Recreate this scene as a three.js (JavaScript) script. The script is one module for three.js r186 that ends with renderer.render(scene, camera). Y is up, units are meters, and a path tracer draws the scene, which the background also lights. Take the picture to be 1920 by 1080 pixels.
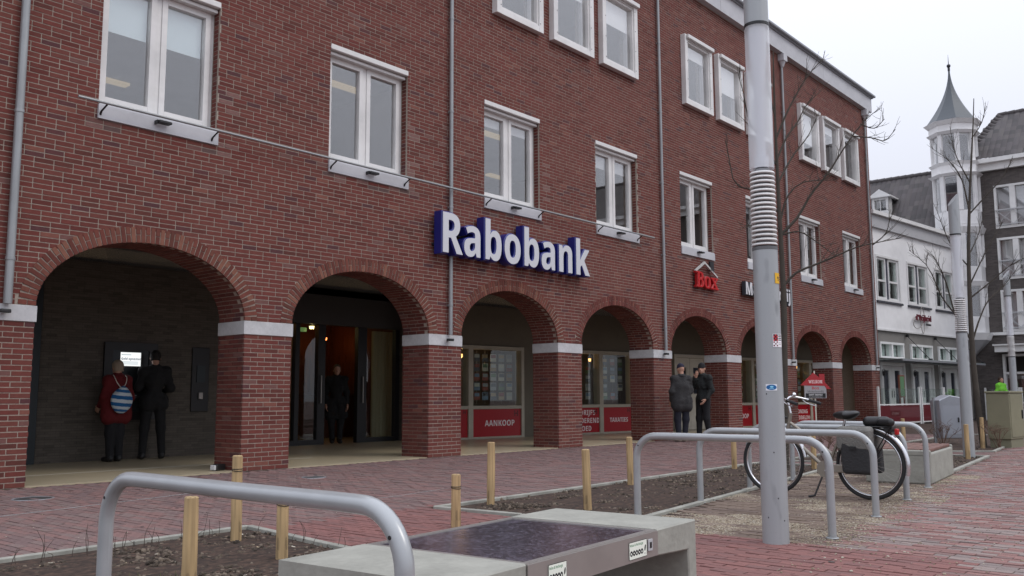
import * as THREE from 'three';
import { mergeGeometries, toCreasedNormals } from 'three/addons/utils/BufferGeometryUtils.js';
import { TextGeometry } from 'three/addons/geometries/TextGeometry.js';
import { FontLoader } from 'three/addons/loaders/FontLoader.js';
import { RoundedBoxGeometry } from 'three/addons/geometries/RoundedBoxGeometry.js';
import { RectAreaLightUniformsLib } from 'three/addons/lights/RectAreaLightUniformsLib.js';

// ---------------------------------------------------------------- camera
const V3 = (x, y, z) => new THREE.Vector3(x, y, z);
const scene = new THREE.Scene();
const camera = new THREE.PerspectiveCamera(35.14, 16 / 9, 0.1, 600);
{
  const yaw = 0.867, pitch = 0.1202, roll = -0.0043;
  const fw = V3(Math.sin(yaw) * Math.cos(pitch), Math.sin(pitch), -Math.cos(yaw) * Math.cos(pitch));
  const rt = V3(Math.cos(yaw), 0, Math.sin(yaw));
  const up = rt.clone().cross(fw);
  camera.position.set(-4.487, 1.0, 11.154);
  camera.up.copy(rt.clone().multiplyScalar(-Math.sin(roll)).addScaledVector(up, Math.cos(roll)));
  camera.lookAt(camera.position.clone().add(fw));
}
// ---------------------------------------------------------------- sky (even overcast, brighter towards the zenith)
function rng(seed) { let s = seed >>> 0; return () => { s = (s + 0x6D2B79F5) >>> 0; let t = s; t = Math.imul(t ^ (t >>> 15), t | 1); t ^= t + Math.imul(t ^ (t >>> 7), t | 61); return ((t ^ (t >>> 14)) >>> 0) / 4294967296; }; }
function lattice(n, seed) { const r = rng(seed), a = new Float32Array(n * n); for (let i = 0; i < n * n; i++) a[i] = r(); return (x, y, per = n) => { const xi = Math.floor(x), yi = Math.floor(y), fx = x - xi, fy = y - yi, sx = fx * fx * (3 - 2 * fx), sy = fy * fy * (3 - 2 * fy), m = (i, j) => a[((j % per + per) % per) * n + ((i % per + per) % per)]; return (m(xi, yi) * (1 - sx) + m(xi + 1, yi) * sx) * (1 - sy) + (m(xi, yi + 1) * (1 - sx) + m(xi + 1, yi + 1) * sx) * sy; }; }
const L64 = lattice(64, 7);
function fbmT(u, v, f = 4, oct = 4) { let s = 0, a = 0.5, n = 0; for (let o = 0; o < oct && f <= 64; o++) { s += a * L64(u * f + o * 17, v * f + o * 31, f); n += a; a *= 0.5; f *= 2; } return s / n; }   // repeats with period 1
function fbm(u, v, f = 4, oct = 4) { let s = 0, a = 0.5, n = 0; for (let o = 0; o < oct; o++) { s += a * L64(u * f + o * 17, v * f + o * 31); n += a; a *= 0.5; f *= 2; } return s / n; }   // tiles when f is a divisor of 64
{
  const w = 128, h = 64, d = new Float32Array(w * h * 4);
  for (let j = 0; j < h; j++) for (let i = 0; i < w; i++) {
    const el = (j + 0.5) / h * Math.PI - Math.PI / 2, s = Math.max(0, Math.sin(el));
    const l = (1 + 2 * s) / 1.62 * (0.97 + 0.06 * fbm(i / w, j / h, 4, 3));
    const k = (j * w + i) * 4;
    d[k] = 0.795 * l; d[k + 1] = 0.825 * l; d[k + 2] = 0.93 * l; d[k + 3] = 1;
  }
  const t = new THREE.DataTexture(d, w, h, THREE.RGBAFormat, THREE.FloatType);
  t.mapping = THREE.EquirectangularReflectionMapping; t.magFilter = t.minFilter = THREE.LinearFilter; t.needsUpdate = true;
  scene.background = t; scene.environment = t;
}
const sun = new THREE.DirectionalLight(0xfff6ea, 0.6);
sun.position.set(10 + 22, 55, 0 + 45); sun.target.position.set(10, 0, 0); sun.castShadow = true; sun.shadow.radius = 40;
Object.assign(sun.shadow.camera, { left: -45, right: 45, top: 45, bottom: -45, near: 1, far: 160 }); sun.shadow.mapSize.set(2048, 2048);
scene.add(sun, sun.target);
const renderer = new THREE.WebGLRenderer({ antialias: true });
renderer.toneMapping = THREE.LinearToneMapping; renderer.toneMappingExposure = 1.16; renderer.shadowMap.enabled = true;
RectAreaLightUniformsLib.init();

// ---------------------------------------------------------------- helpers
const R = rng(4711);
const rr = (a, b) => a + (b - a) * R();
const used = {};
function numbered(n) { const k = used[n] = (used[n] ?? -1) + 1; return k ? n + '_' + String(k).padStart(3, '0') : n; }
const clean = g => { const h = g.index ? g.toNonIndexed() : g; for (const k of Object.keys(h.attributes)) if (!['position', 'normal', 'uv'].includes(k)) h.deleteAttribute(k); if (!h.attributes.normal) h.computeVertexNormals(); if (!h.attributes.uv) h.setAttribute('uv', new THREE.BufferAttribute(new Float32Array(h.attributes.position.count * 2), 2)); h.morphAttributes = {}; return h; };
const join = a => { const l = (Array.isArray(a) ? a : [a]).map(clean); return l.length === 1 ? l[0] : mergeGeometries(l); };
function muv(g) {  // uv in metres, projected along each face's main axis
  const h = clean(g), p = h.attributes.position, uv = h.attributes.uv, a = V3(), b = V3(), c = V3();
  for (let i = 0; i < p.count; i += 3) {
    a.fromBufferAttribute(p, i); b.fromBufferAttribute(p, i + 1); c.fromBufferAttribute(p, i + 2);
    const n = b.clone().sub(a).cross(c.clone().sub(a)), x = Math.abs(n.x), y = Math.abs(n.y), z = Math.abs(n.z);
    [a, b, c].forEach((q, k) => { if (y >= x && y >= z) uv.setXY(i + k, q.x, q.z); else if (x >= z) uv.setXY(i + k, q.z, q.y); else uv.setXY(i + k, q.x, q.y); });
  }
  return h;
}
function mesh(name, g, m, parent) { const o = new THREE.Mesh(g, m); o.name = name; o.castShadow = o.receiveShadow = true; if (parent) parent.add(o); return o; }
const cyls = (name, g, m, parent, su = .5, sv = 1) => { const h = clean(g), u = h.attributes.uv; for (let i = 0; i < u.count; i++) u.setXY(i, u.getX(i) * su, u.getY(i) * sv); return mesh(name, h, m, parent); };   // round stock keeps its own uv, scaled to metres
const obj = (name, gs, m, parent) => mesh(name, muv(join(gs)), m, parent);
function group(name, parent) { const o = new THREE.Group(); o.name = name; if (parent) parent.add(o); return o; }
function thing(name, label, category, pos = [0, 0, 0], turn = 0, grp) { const o = group(numbered(name), scene); o.position.set(...pos); o.rotation.y = turn; o.userData = { label, category }; if (grp) o.userData.group = grp; return o; }
function structure(name, label) { const o = group(numbered(name), scene); o.userData = { kind: 'structure', label }; return o; }
const bx = (x0, x1, y0, y1, z0, z1) => new THREE.BoxGeometry(x1 - x0, y1 - y0, z1 - z0).translate((x0 + x1) / 2, (y0 + y1) / 2, (z0 + z1) / 2);
const rbx = (x0, x1, y0, y1, z0, z1, r = 0.01, s = 2) => new RoundedBoxGeometry(x1 - x0, y1 - y0, z1 - z0, s, r).translate((x0 + x1) / 2, (y0 + y1) / 2, (z0 + z1) / 2);
const cyl = (r0, r1, y0, y1, x = 0, z = 0, seg = 20, open = false) => new THREE.CylinderGeometry(r1, r0, y1 - y0, seg, 1, open).translate(x, (y0 + y1) / 2, z);
function bar(a, b, r0, r1 = r0, seg = 8) { const A = V3(...a), B = V3(...b), d = B.clone().sub(A), g = new THREE.CylinderGeometry(r1, r0, d.length(), seg); g.applyQuaternion(new THREE.Quaternion().setFromUnitVectors(V3(0, 1, 0), d.normalize())); return g.translate((A.x + B.x) / 2, (A.y + B.y) / 2, (A.z + B.z) / 2); }
const tube = (pts, r, seg = 24, rad = 10, closed = false, tension = 0.5) => new THREE.TubeGeometry(new THREE.CatmullRomCurve3(pts.map(p => V3(...p)), closed, 'catmullrom', tension), seg, r, rad, closed);
function taper(pts, r0, r1, rad = 5) {   // a tapering limb along a polyline
  const c = new THREE.CatmullRomCurve3(pts.map(p => V3(...p))), n = Math.max(3, pts.length * 2), g = new THREE.TubeGeometry(c, n, 1, rad), p = g.attributes.position;
  for (let i = 0; i <= n; i++) { const q = c.getPointAt(i / n), r = r0 + (r1 - r0) * i / n; for (let k = 0; k <= rad; k++) { const j = i * (rad + 1) + k; p.setXYZ(j, q.x + (p.getX(j) - q.x) * r, q.y + (p.getY(j) - q.y) * r, q.z + (p.getZ(j) - q.z) * r); } }
  return g;
}
function lathe(pts, seg = 24) { return new THREE.LatheGeometry(pts.map(p => new THREE.Vector2(p[0], p[1])), seg); }
function extrude(shape, depth, bevel = 0) { return new THREE.ExtrudeGeometry(shape, { depth, bevelEnabled: bevel > 0, bevelSize: bevel, bevelThickness: bevel, bevelSegments: 1, curveSegments: 24 }); }
const poly = pts => new THREE.Shape(pts.map(p => new THREE.Vector2(p[0], p[1])));
// ---------------------------------------------------------------- textures
function tex(w, h, f, rep = 1, srgb = true) {
  const d = new Uint8Array(w * h * 4);
  for (let j = 0; j < h; j++) for (let i = 0; i < w; i++) { const c = f(i / w, j / h), k = (j * w + i) * 4; const q = Array.isArray(c) ? c : [c, c, c]; for (let m = 0; m < 3; m++) d[k + m] = Math.max(0, Math.min(255, q[m] * 255)); d[k + 3] = 255; }
  const t = new THREE.DataTexture(d, w, h); t.wrapS = t.wrapT = THREE.RepeatWrapping; t.magFilter = THREE.LinearFilter; t.minFilter = THREE.LinearMipmapLinearFilter; t.generateMipmaps = true;
  if (srgb) t.colorSpace = THREE.SRGBColorSpace; t.repeat.set(rep, rep); t.needsUpdate = true; return t;
}
const rp = (t, a, b = a) => { const c = t.clone(); c.repeat.set(a, b); c.needsUpdate = true; return c; };
const rn = rng(99);
const tGrain = tex(256, 256, (u, v) => 0.62 + 0.5 * fbmT(u, v, 16, 3) + 0.22 * (rn() - 0.5), 1, false);
const tPatch = tex(512, 512, (u, v) => { const a = fbmT(u, v, 2, 5), b = fbmT(u + .37, v + .61, 16, 3); return 0.80 + 0.26 * a + 0.10 * (b - .5) + 0.03 * (rn() - .5); }, 1, false);
const tConcrete = tex(512, 512, (u, v) => { const a = fbmT(u, v, 4, 5), b = fbmT(u + .2, v, 32, 2), s = rn() < 0.004 ? -0.2 : 0; const k = 0.86 + 0.34 * (a - .5) + 0.14 * (b - .5) + 0.06 * (rn() - .5) + s; return [k, k * 0.995, k * 0.965]; }, 1, false);
const tWood = tex(128, 512, (u, v) => { const g = fbmT(u, v, 4, 1) * 0 + L64(u * 32, v * 4, 32), k = fbmT(u, v, 4, 3); const s = 0.72 + 0.35 * (g - .5) + 0.22 * (k - .5) + (fbmT(u + .1, v + .3, 8, 2) > .74 ? -.16 : 0); return [s, s * 0.93, s * 0.82]; }, 1, false);
const tSoil = tex(512, 512, (u, v) => { const a = fbmT(u, v, 16, 4), b = rn(), k = 0.40 + 0.45 * (a - .5) + 0.22 * (b - .5); return [k, k * 0.9, k * 0.8]; });
const tSpeck = tex(512, 512, (u, v) => { const a = fbmT(u, v, 8, 4), b = rn(); const c = fbmT(u, v, 64, 1), k = .06 + .5 * Math.max(0, c - .5) + .3 * Math.max(0, a - .5) + (b > .88 ? .5 * rn() : 0) + .06 * rn(); return [k, k * .95, k * 1.1]; }, 1, false);
const tStreak = tex(256, 512, (u, v) => { const a = fbmT(u, v, 4, 4), st = L64(u * 32, v * 2, 32), sm = fbmT(u + .3, v + .2, 8, 3), d = sm > .66 ? (sm - .66) * 1.6 : 0; return .90 + .12 * (a - .5) + .05 * (st - .5) - d + (rn() < .0015 ? -.3 : 0); }, 1, false);
const tFine = tex(256, 256, () => 0.5 + 0.5 * (rn() - 0.5), 1, false);
const tRough = tex(256, 256, (u, v) => fbmT(u, v, 16, 4), 1, false);
const tDash = tex(512, 512, (u, v) => { const row = Math.floor(v * 48), o = L64(row * 3.7, 5) , k = fbmT(Math.floor((u + o) * 12) / 12, row / 48, 32, 1); const jv = (v * 48) % 1 < .12 || ((u + (row % 2) * .0417) * 12) % 1 < .03 ? .62 : 1; return (0.62 + .45 * k) * jv * (.94 + .12 * rn()); }, 1, false);
const lin = (r, g, b) => new THREE.Color().setRGB(r, g, b);
const M = (c, o = {}) => new THREE.MeshStandardMaterial({ color: Array.isArray(c) ? lin(...c) : c, roughness: 0.8, ...o });
const PH = (c, o = {}) => new THREE.MeshPhysicalMaterial({ color: Array.isArray(c) ? lin(...c) : c, roughness: 0.6, ...o });
const canvasTex = (w, h, draw) => { const c = document.createElement('canvas'); c.width = w; c.height = h; const g = c.getContext('2d'); draw(g, w, h); const t = new THREE.CanvasTexture(c); t.colorSpace = THREE.SRGBColorSpace; t.anisotropy = 4; return t; };
function panelTex(name, w, h, x, y, z, t, parent, mo = {}, turn = 0) { const g = new THREE.PlaneGeometry(w, h); const o = mesh(name, g, new THREE.MeshStandardMaterial({ map: t, roughness: .5, ...mo }), parent); o.position.set(x, y, z); o.rotation.y = turn; return o; }
const mat = {
  mortar: M([.385, .325, .27], { map: rp(tGrain, 4), bumpMap: rp(tFine, 8), bumpScale: .001, roughness: .95 }),
  white: M([.76, .755, .74], { map: rp(tPatch, .6), roughness: .45 }),
  frameW: PH([.78, .77, .75], { map: rp(tPatch, .9), roughness: .38, clearcoat: .25, clearcoatRoughness: .4 }),
  panelG: M([.58, .585, .61], { map: rp(tPatch, .7), roughness: .5 }),
  stone: M([.60, .605, .63], { map: rp(tConcrete, 1.4), roughness: .7 }),
  galv: PH([.34, .355, .36], { map: rp(tPatch, .8), roughness: .42, metalness: .35 }),
  pole: PH([.40, .425, .435], { map: rp(tStreak, 1), roughness: .42, metalness: .12, clearcoat: .35, clearcoatRoughness: .35 }),
  hoop: PH([.43, .45, .46], { map: rp(tPatch, 1.1), roughness: .30, metalness: .25, clearcoat: .45, clearcoatRoughness: .25 }),
  zinc: M([.33, .34, .36], { map: rp(tPatch, .9), roughness: .5, metalness: .3 }),
  dark: M([.018, .019, .022], { roughness: .5, map: rp(tPatch, 1) }),
  black: M([.012, .012, .013], { roughness: .45 }),
  darkSteel: M([.022, .03, .034], { roughness: .4, metalness: .2 }),
  concrete: M([.36, .36, .325], { map: rp(tConcrete, 1.6), bumpMap: rp(tRough, 3), bumpScale: .0015, roughness: .78 }),
  beige: M([.50, .46, .37], { map: rp(tPatch, 1), roughness: .6 }),
  red: PH([.36, .008, .014], { roughness: .35, clearcoat: .3 }),
  wood: M([.60, .45, .26], { map: rp(tWood, 3, .8), bumpMap: rp(tRough, 4, 1), bumpScale: .002, roughness: .8 }),
  steel: PH([.40, .375, .35], { map: rp(tPatch, 1.4), metalness: .65, roughness: .40 }),
  ceil: M([.64, .55, .40], { map: rp(tPatch, .5), roughness: .85 }),
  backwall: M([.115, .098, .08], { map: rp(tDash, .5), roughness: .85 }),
  glass: PH([1, 1, 1], { transmission: 1, thickness: 0, roughness: .01, ior: 2.1 }),
  shopGlass: PH([.93, .97, .95], { transmission: 1, thickness: 0, roughness: .01, ior: 1.48 }),
  bark: M([.07, .06, .048], { map: rp(tPatch, 3), bumpMap: rp(tRough, 6), bumpScale: .004, roughness: .95 }),
  rubber: M([.02, .02, .021], { roughness: .75 }),
  chrome: PH([.72, .72, .74], { metalness: .95, roughness: .18 }),
  plasterDark: M([.16, .15, .135], { map: rp(tPatch, .5), roughness: .9 }),
};
const font = await new FontLoader().loadAsync('fonts/droid/droid_sans_bold.typeface.json');
const serif = await new FontLoader().loadAsync('fonts/droid/droid_serif_bold.typeface.json');
const unit = muv(new THREE.BoxGeometry(1, 1, 1)); { const u = unit.attributes.uv; for (let i = 0; i < u.count; i++) u.setXY(i, u.getX(i) * .22 + .1, u.getY(i) * .22 + .1); }
// a field of small blocks: the largest 300 in the picture are meshes of their own, the rest one instanced part
function blocks(list, name, field, shades, parent, keep = 300) {
  const vp = camera.position, pm = new THREE.Matrix4(); camera.updateMatrixWorld(); camera.aspect = 16 / 9; camera.updateProjectionMatrix();
  pm.multiplyMatrices(camera.projectionMatrix, camera.matrixWorldInverse);
  const c = V3();
  for (const b of list) { c.set(b.x, b.y, b.z); const d = c.distanceTo(vp); c.applyMatrix4(pm); b.key = (Math.abs(c.x) < 1 && Math.abs(c.y) < 1 && c.z < 1 && !b.hid) ? b.w * b.h / (d * d) : 0; }
  list.sort((a, b) => b.key - a.key);
  const q = new THREE.Quaternion(), e = new THREE.Euler(), m4 = new THREE.Matrix4();
  const mats = shades.map(s => M(s, { map: tGrain, bumpMap: tFine, bumpScale: .002, roughness: .9 }));
  const n = Math.min(keep, list.filter(b => b.key > 0).length);
  list.slice(0, n).forEach(b => { const o = mesh(name, unit, mats[b.s], parent); o.position.set(b.x, b.y, b.z); o.scale.set(b.sx, b.sy, b.sz); o.rotation.set(b.rx || 0, b.ry || 0, b.rz || 0); });
  const rest = list.slice(n), im = new THREE.InstancedMesh(unit, M([1, 1, 1], { map: tGrain, bumpMap: tFine, bumpScale: .002, roughness: .9 }), rest.length);
  rest.forEach((b, i) => { e.set(b.rx || 0, b.ry || 0, b.rz || 0); q.setFromEuler(e); m4.compose(c.set(b.x, b.y, b.z), q, V3(b.sx, b.sy, b.sz)); im.setMatrixAt(i, m4); im.setColorAt(i, lin(...shades[b.s])); });
  im.name = field; im.castShadow = im.receiveShadow = true; im.userData.kind = 'stuff'; parent.add(im); return im;
}
function scatter(name, geo, m, list, parent, colors) {   // uncountable small matter
  const im = new THREE.InstancedMesh(geo, m, list.length), q = new THREE.Quaternion(), e = new THREE.Euler(), m4 = new THREE.Matrix4(), p = V3(), s = V3();
  list.forEach((b, i) => { e.set(b.rx || 0, b.ry || 0, b.rz || 0); q.setFromEuler(e); m4.compose(p.set(b.x, b.y, b.z), q, s.set(b.sx, b.sy ?? b.sx, b.sz ?? b.sx)); im.setMatrixAt(i, m4); if (colors) im.setColorAt(i, lin(...colors[b.s % colors.length])); });
  im.name = name; im.castShadow = im.receiveShadow = true; im.userData.kind = 'stuff'; parent.add(im); return im;
}
// ================================================================ the brick bank building
const P = 3.6265, WF = .803, HB = 2.097, CO = HB / 33, BL = .2294, AX = (P - WF) / 2, AY = .92, RING = .2;
const XL = -P - WF, XR = 8 * P, MZ = -.004;
const bank = thing('bank_building', 'long three storey red brick building with an arcade of eight arches', 'building');
{
  // ---- mortar body: arcade storey
  const s = new THREE.Shape(); s.moveTo(XL, 0); s.lineTo(XL, 53 * CO); s.lineTo(XR, 53 * CO); s.lineTo(XR, 0);
  for (let i = 7; i >= -1; i--) {
    const xl = i * P, xr = xl + 2 * AX, cx = xl + AX;
    s.lineTo(xr + .006, 0); s.lineTo(xr + .006, HB);
    for (let k = 1; k < 40; k++) { const a = k / 40 * Math.PI; s.lineTo(cx + Math.cos(a) * (AX + .006), HB + Math.sin(a) * (AY + .006)); }
    s.lineTo(xl - .006, HB); s.lineTo(xl - .006, 0);
  }
  const low = new THREE.ExtrudeGeometry(s, { depth: .64, bevelEnabled: false }).translate(0, 0, -.64 - .0035);
  // ---- mortar body: upper storeys with window openings
  const u = poly([[XL, 53 * CO + .0005], [XR, 53 * CO + .0005], [XR, 11.5], [XL, 11.5]]);
  const hole = (x0, x1, y0, y1) => { const h = new THREE.Path(); h.moveTo(x0, y0); h.lineTo(x0, y1); h.lineTo(x1, y1); h.lineTo(x1, y0); h.closePath(); u.holes.push(h); };
  const W2 = [], W3 = [];
  for (let i = -1; i < 8; i++) W2.push(.612 + i * P);
  for (let g = 0; g < 4; g++) for (let k = 0; k < 3; k++) W3.push(8.10 + (g - 1) * 2 * P + k * 1.79);
  const y20 = 71 * CO, y21 = 104 * CO, y30 = 8.38, y31 = 10.22;
  for (const x of W2) hole(x, x + 1.665, y20, y21);
  for (const x of W3) hole(x + .09, x + 1.36, y30 + .09, y31 - .09);
  const upg = new THREE.ExtrudeGeometry(u, { depth: .33, bevelEnabled: false }).translate(0, 0, -.3335);
  const back = [bx(XL, XL + .3, 0, 11.5, -10.5, -.66), bx(XR - .3, XR - .004, 0, 11.5, -10.5, -.66), bx(XL, XR - .004, 0, 11.5, -10.8, -10.5)];
  obj('wall', [low, upg, ...back], mat.mortar, bank);
  // ---- bricks
  const shades = []; const sr = rng(5);
  for (let i = 0; i < 12; i++) { const v = .72 + .56 * sr(), h = sr(); shades.push([.150 * v, (.0345 + .0115 * h) * v, (.0265 + .008 * h) * v]); } shades.sort((a, b) => a[0] - b[0]);
  shades.push([.10, .034, .036], [.115, .038, .038], [.225, .08, .058], [.18, .08, .068], [.225, .115, .10], [.13, .075, .068]);
  const pick = (x = 0, y = 0) => { const r = R(), k = fbm(x / 9 + .3, y / 5 + .1, 8, 3) * .55 + R() * .7 - .12; return r < .92 ? Math.max(0, Math.min(11, Math.floor(k * 12))) : r < .96 ? 12 + Math.floor(R() * 2) : 14 + Math.floor(R() * 2); };
  const list = [], BH = CO - .0115;
  function course(x0, x1, k, off) {  // one course of bricks between x0 and x1
    const y = (k + .5) * CO;
    for (let n = Math.floor((x0 - off) / BL) - 1; ; n++) {
      let a = n * BL + off + .005, b = a + BL - .0115; if (a > x1) break; a = Math.max(a, x0); b = Math.min(b, x1); if (b - a < .03) continue;
      const dz = rr(-.0012, .0012); const cxb = (a + b) / 2; let sh = pick(cxb, y); if (k > 68) for (const wx of W2) { if (cxb > wx + 1.66 && cxb < wx + 1.95 && y < 5.75 && R() < .26 - .2 * (cxb - wx - 1.66)) sh = 16; else if (y > 4.0 && y < 4.52 && cxb > wx - .1 && cxb < wx + 1.9 && R() < .35) sh = R() < .22 ? 16 : 17; }
      list.push({ x: (a + b) / 2, y: y + rr(-.001, .001), z: -.0165 + dz, sx: b - a, sy: BH + rr(-.0015, .001), sz: .033, rz: rr(-.004, .004), w: b - a, h: BH, s: sh });
    }
  }
  for (let i = -1; i <= 8; i++) {   // piers
    const x1 = i * P, x0 = x1 - WF;
    for (let k = 0; k < 30; k++) {
      course(x0, x1, k, x1 - (k % 2 ? .5 : 0) * BL);
      for (const sd of [0, 1]) {    // returns into the arcade
        if (i === 8 && sd) continue;
        for (let a = -.036, n = 0; a > -.62; n++) { const b = Math.max(a - (n === 0 && !(k % 2) ? .104 : .217), -.648);
          list.push({ x: sd ? x1 - .0135 : x0 + .0135, y: (k + .5) * CO, z: (a + b) / 2, sx: .033, sy: BH, sz: a - b, w: (a - b) * .45, h: BH, s: pick(), hid: sd === 1 }); a = b - .0125; }
      }
    }
  }
  for (let k = 33; k < 181; k++) {  // wall above the bands: joints run in pairs of courses
    const y0 = k * CO, y1 = y0 + CO, ym = y0 + CO * .5, cuts = [];
    if (y1 > 11.46) break;
    for (let i = -1; i < 8; i++) { const t = (y1 - .008 - HB) / (AY + RING + .004); if (t < 1) { const hw = (AX + RING + .004) * Math.sqrt(Math.max(0, 1 - t * t)); cuts.push([i * P + AX - hw, i * P + AX + hw]); } }
    if (k >= 71 && k < 104) for (const x of W2) cuts.push([x, x + 1.665]);
    if (ym > y30 + .05 && ym < y31 - .05) for (const x of W3) cuts.push([x + .05, x + 1.40]);
    cuts.sort((a, b) => a[0] - b[0]);
    let x = XL; for (const [a, b] of [...cuts, [XR, XR]]) { if (a > x + .03) course(x, a, k, (Math.floor((k - 33) / 2) % 2) * BL / 2); x = Math.max(x, b + .002); }
    // reveals of the second floor openings, and the end wall
    if (k >= 71 && k < 104) for (const wx of W2) for (const q of [0, 1]) list.push({ x: q ? wx + 1.665 + .010 : wx - .010, y: ym, z: -.036 - .055, sx: .03, sy: BH, sz: .10, w: .05, h: BH, s: pick(), hid: q === 0 });
  }
  for (let k = 0; k < 180; k++) for (let n = 0; n < 8; n++) list.push({ x: XR + .004, y: (k + .5) * CO, z: -.04 - (n + .5 + (k % 2 ? .5 : 0)) * BL, sx: .03, sy: BH, sz: BL - .0105, w: .02, h: BH, s: pick(), hid: true });
  // ---- arches
  const soffit = [];
  for (let i = -1; i < 8; i++) {
    const cx = i * P + AX, T = [], N = 800; let acc = 0, px = AX + RING / 2, py = 0; const tab = [[0, 0]];
    for (let k = 1; k <= N; k++) { const a = k / N * Math.PI, x = (AX + RING / 2) * Math.cos(a), y = (AY + RING / 2) * Math.sin(a); acc += Math.hypot(x - px, y - py); px = x; py = y; tab.push([acc, a]); }
    const n = Math.round(acc / .0675), st = acc / n; let j = 0;
    const own = i >= 0 && i < 3, arch = own ? group('arch', bank) : null;
    for (let k = 0; k < n; k++) {
      const s0 = (k + .5) * st; while (tab[j + 1][0] < s0) j++;
      const a = tab[j][1] + (tab[j + 1][1] - tab[j][1]) * (s0 - tab[j][0]) / (tab[j + 1][0] - tab[j][0]);
      let nx = Math.cos(a) * AY, ny = Math.sin(a) * AX; const l = Math.hypot(nx, ny); nx /= l; ny /= l;
      const bxp = cx + AX * Math.cos(a), byp = HB + AY * Math.sin(a), rz = Math.atan2(ny, nx);
      const seg = k % 2 ? [[0, .2]] : [[0, .095], [.105, .2]];
      for (const [r0, r1] of seg) { const m = (r0 + r1) / 2; const b = { x: bxp + nx * m, y: byp + ny * m, z: -.0135 + rr(-.001, .0015), sx: r1 - r0, sy: (r0 > .05 ? .055 : r1 < .11 ? .050 : .0525), sz: .037, rz, w: r1 - r0, h: .055, s: (R() < .5 ? [2, 5, 14, 8][Math.floor(R() * 4)] : Math.floor(R() * 12)) };
        if (own) { b.own = arch; } soffit.push(b); }
      for (let d = 0; d < 3; d++) { const z0 = -.04 - d * .205 - (k % 2 ? .0 : .07), z1 = Math.max(z0 - .195, -.648); if (z0 - z1 > .03) soffit.push({ x: bxp + nx * .0175, y: byp + ny * .0175, z: (z0 + z1) / 2, sx: .033, sy: .052, sz: z0 - z1, rz, w: .05, h: .05, s: pick(), hid: true }); }
    }
  }
  const vm = shades.map(s => M([s[0] * 1.06, s[1] * 1.22, s[2] * 1.1], { map: tGrain, bumpMap: tFine, bumpScale: .002, roughness: .9 }));
  for (const b of soffit) if (b.own) { const o = mesh('voussoir', unit, vm[b.s], b.own); o.position.set(b.x, b.y, b.z); o.scale.set(b.sx, b.sy, b.sz); o.rotation.z = b.rz; }
  list.forEach(b => { b.s = b.s; });
  blocks(list, 'brick', 'brick_field', shades, bank);
  blocks(soffit.filter(b => !b.own), 'arch_brick', 'arch_brick_field', shades, bank, 0);
  // ---- pale stone bands on the piers
  for (let i = -1; i <= 8; i++) {
    obj('stone_band', rbx(i * P - WF - .014, i * P + .014, 30 * CO + .001, HB - .001, -.655, .014, .004, 1), mat.stone, bank);
    if (i % 2 === 0 && i >= 0) { const l = group('band_lamp', bank), x = i * P - .36;
      obj('lamp_head', [rbx(x - .07, x + .05, 1.985, 2.03, .05, .13, .012), bx(x - .02, x + .02, 1.99, 2.025, .012, .06)], mat.black, l); obj('lamp_glass', bx(x - .06, x + .04, 1.981, 1.9845, .06, .12), mat.shopGlass, l); }
  }
  // ---- second floor windows
  const Z = -.16;
  W2.forEach((x, n) => {
    const w = group('window', bank), x0 = x + .004, x1 = x + 1.661, y0 = y20 + .2, y1 = y21 - .005, xm = (x0 + x1) / 2;
    obj('frame', [bx(x0, x0 + .055, y0, y1, Z - .09, Z), bx(x1 - .055, x1, y0, y1, Z - .09, Z), bx(x0 + .055, x1 - .055, y0, y0 + .05, Z - .09, Z), bx(x0 + .055, x1 - .055, y1 - .15, y1 - .1, Z - .09, Z), bx(xm - .035, xm + .035, y0 + .05, y1 - .15, Z - .09, Z + .004)], mat.frameW, w);
    for (const [a, b] of [[x0 + .057, xm - .037], [xm + .037, x1 - .057]]) {
      const ya = y0 + .053, yb = y1 - .153, f = .082;
      obj('sash', [rbx(a, a + f, ya, yb, Z - .075, Z + .022, .006, 1), rbx(b - f, b, ya, yb, Z - .075, Z + .022, .006, 1), bx(a + f, b - f, ya, ya + f + .02, Z - .073, Z + .02), bx(a + f, b - f, yb - f, yb, Z - .073, Z + .02)], mat.frameW, w);
      obj('pane', bx(a + f - .004, b - f + .004, ya + f, yb - f + .004, Z - .036, Z - .032), mat.glass, w);
      if (n === 1) { obj('blind', bx(a + f, b - f, yb - .66, yb + .02, Z - .10, Z - .096), M([.55, .66, .68], { roughness: .9 }), w); }
      else if (n === 3 || n === 4 || n === 6) obj('blind', bx(a + f, b - f, yb - .25 - .1 * (n % 3), yb + .02, Z - .10, Z - .096), M([.5, .52, .53], { roughness: .9 }), w);
    }
    obj('header_box', [rbx(x0 - .002, x1 + .004, y1 - .092, y1 - .004, Z + .002, .02, .012), bx(x0 + .01, x1 - .01, y1 - .15, y1 - .107, Z + .002, -.05)], mat.frameW, w);
    obj('sill_panel', [rbx(x0 - .012, x1 + .022, y20 + .004, y20 + .19, -.02, .03, .005, 1), bx(x0 + .003, x1 - .003, y20 + .19, y20 + .205, Z - .09, .024)], mat.panelG, w);
    obj('sill_lamp', [rbx(xm - .09, xm + .09, y20 + .10, y20 + .135, .05, .15, .008), bx(xm - .10, xm - .08, y20 + .09, y20 + .14, .03, .11)], mat.black, w);
  });
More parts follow.
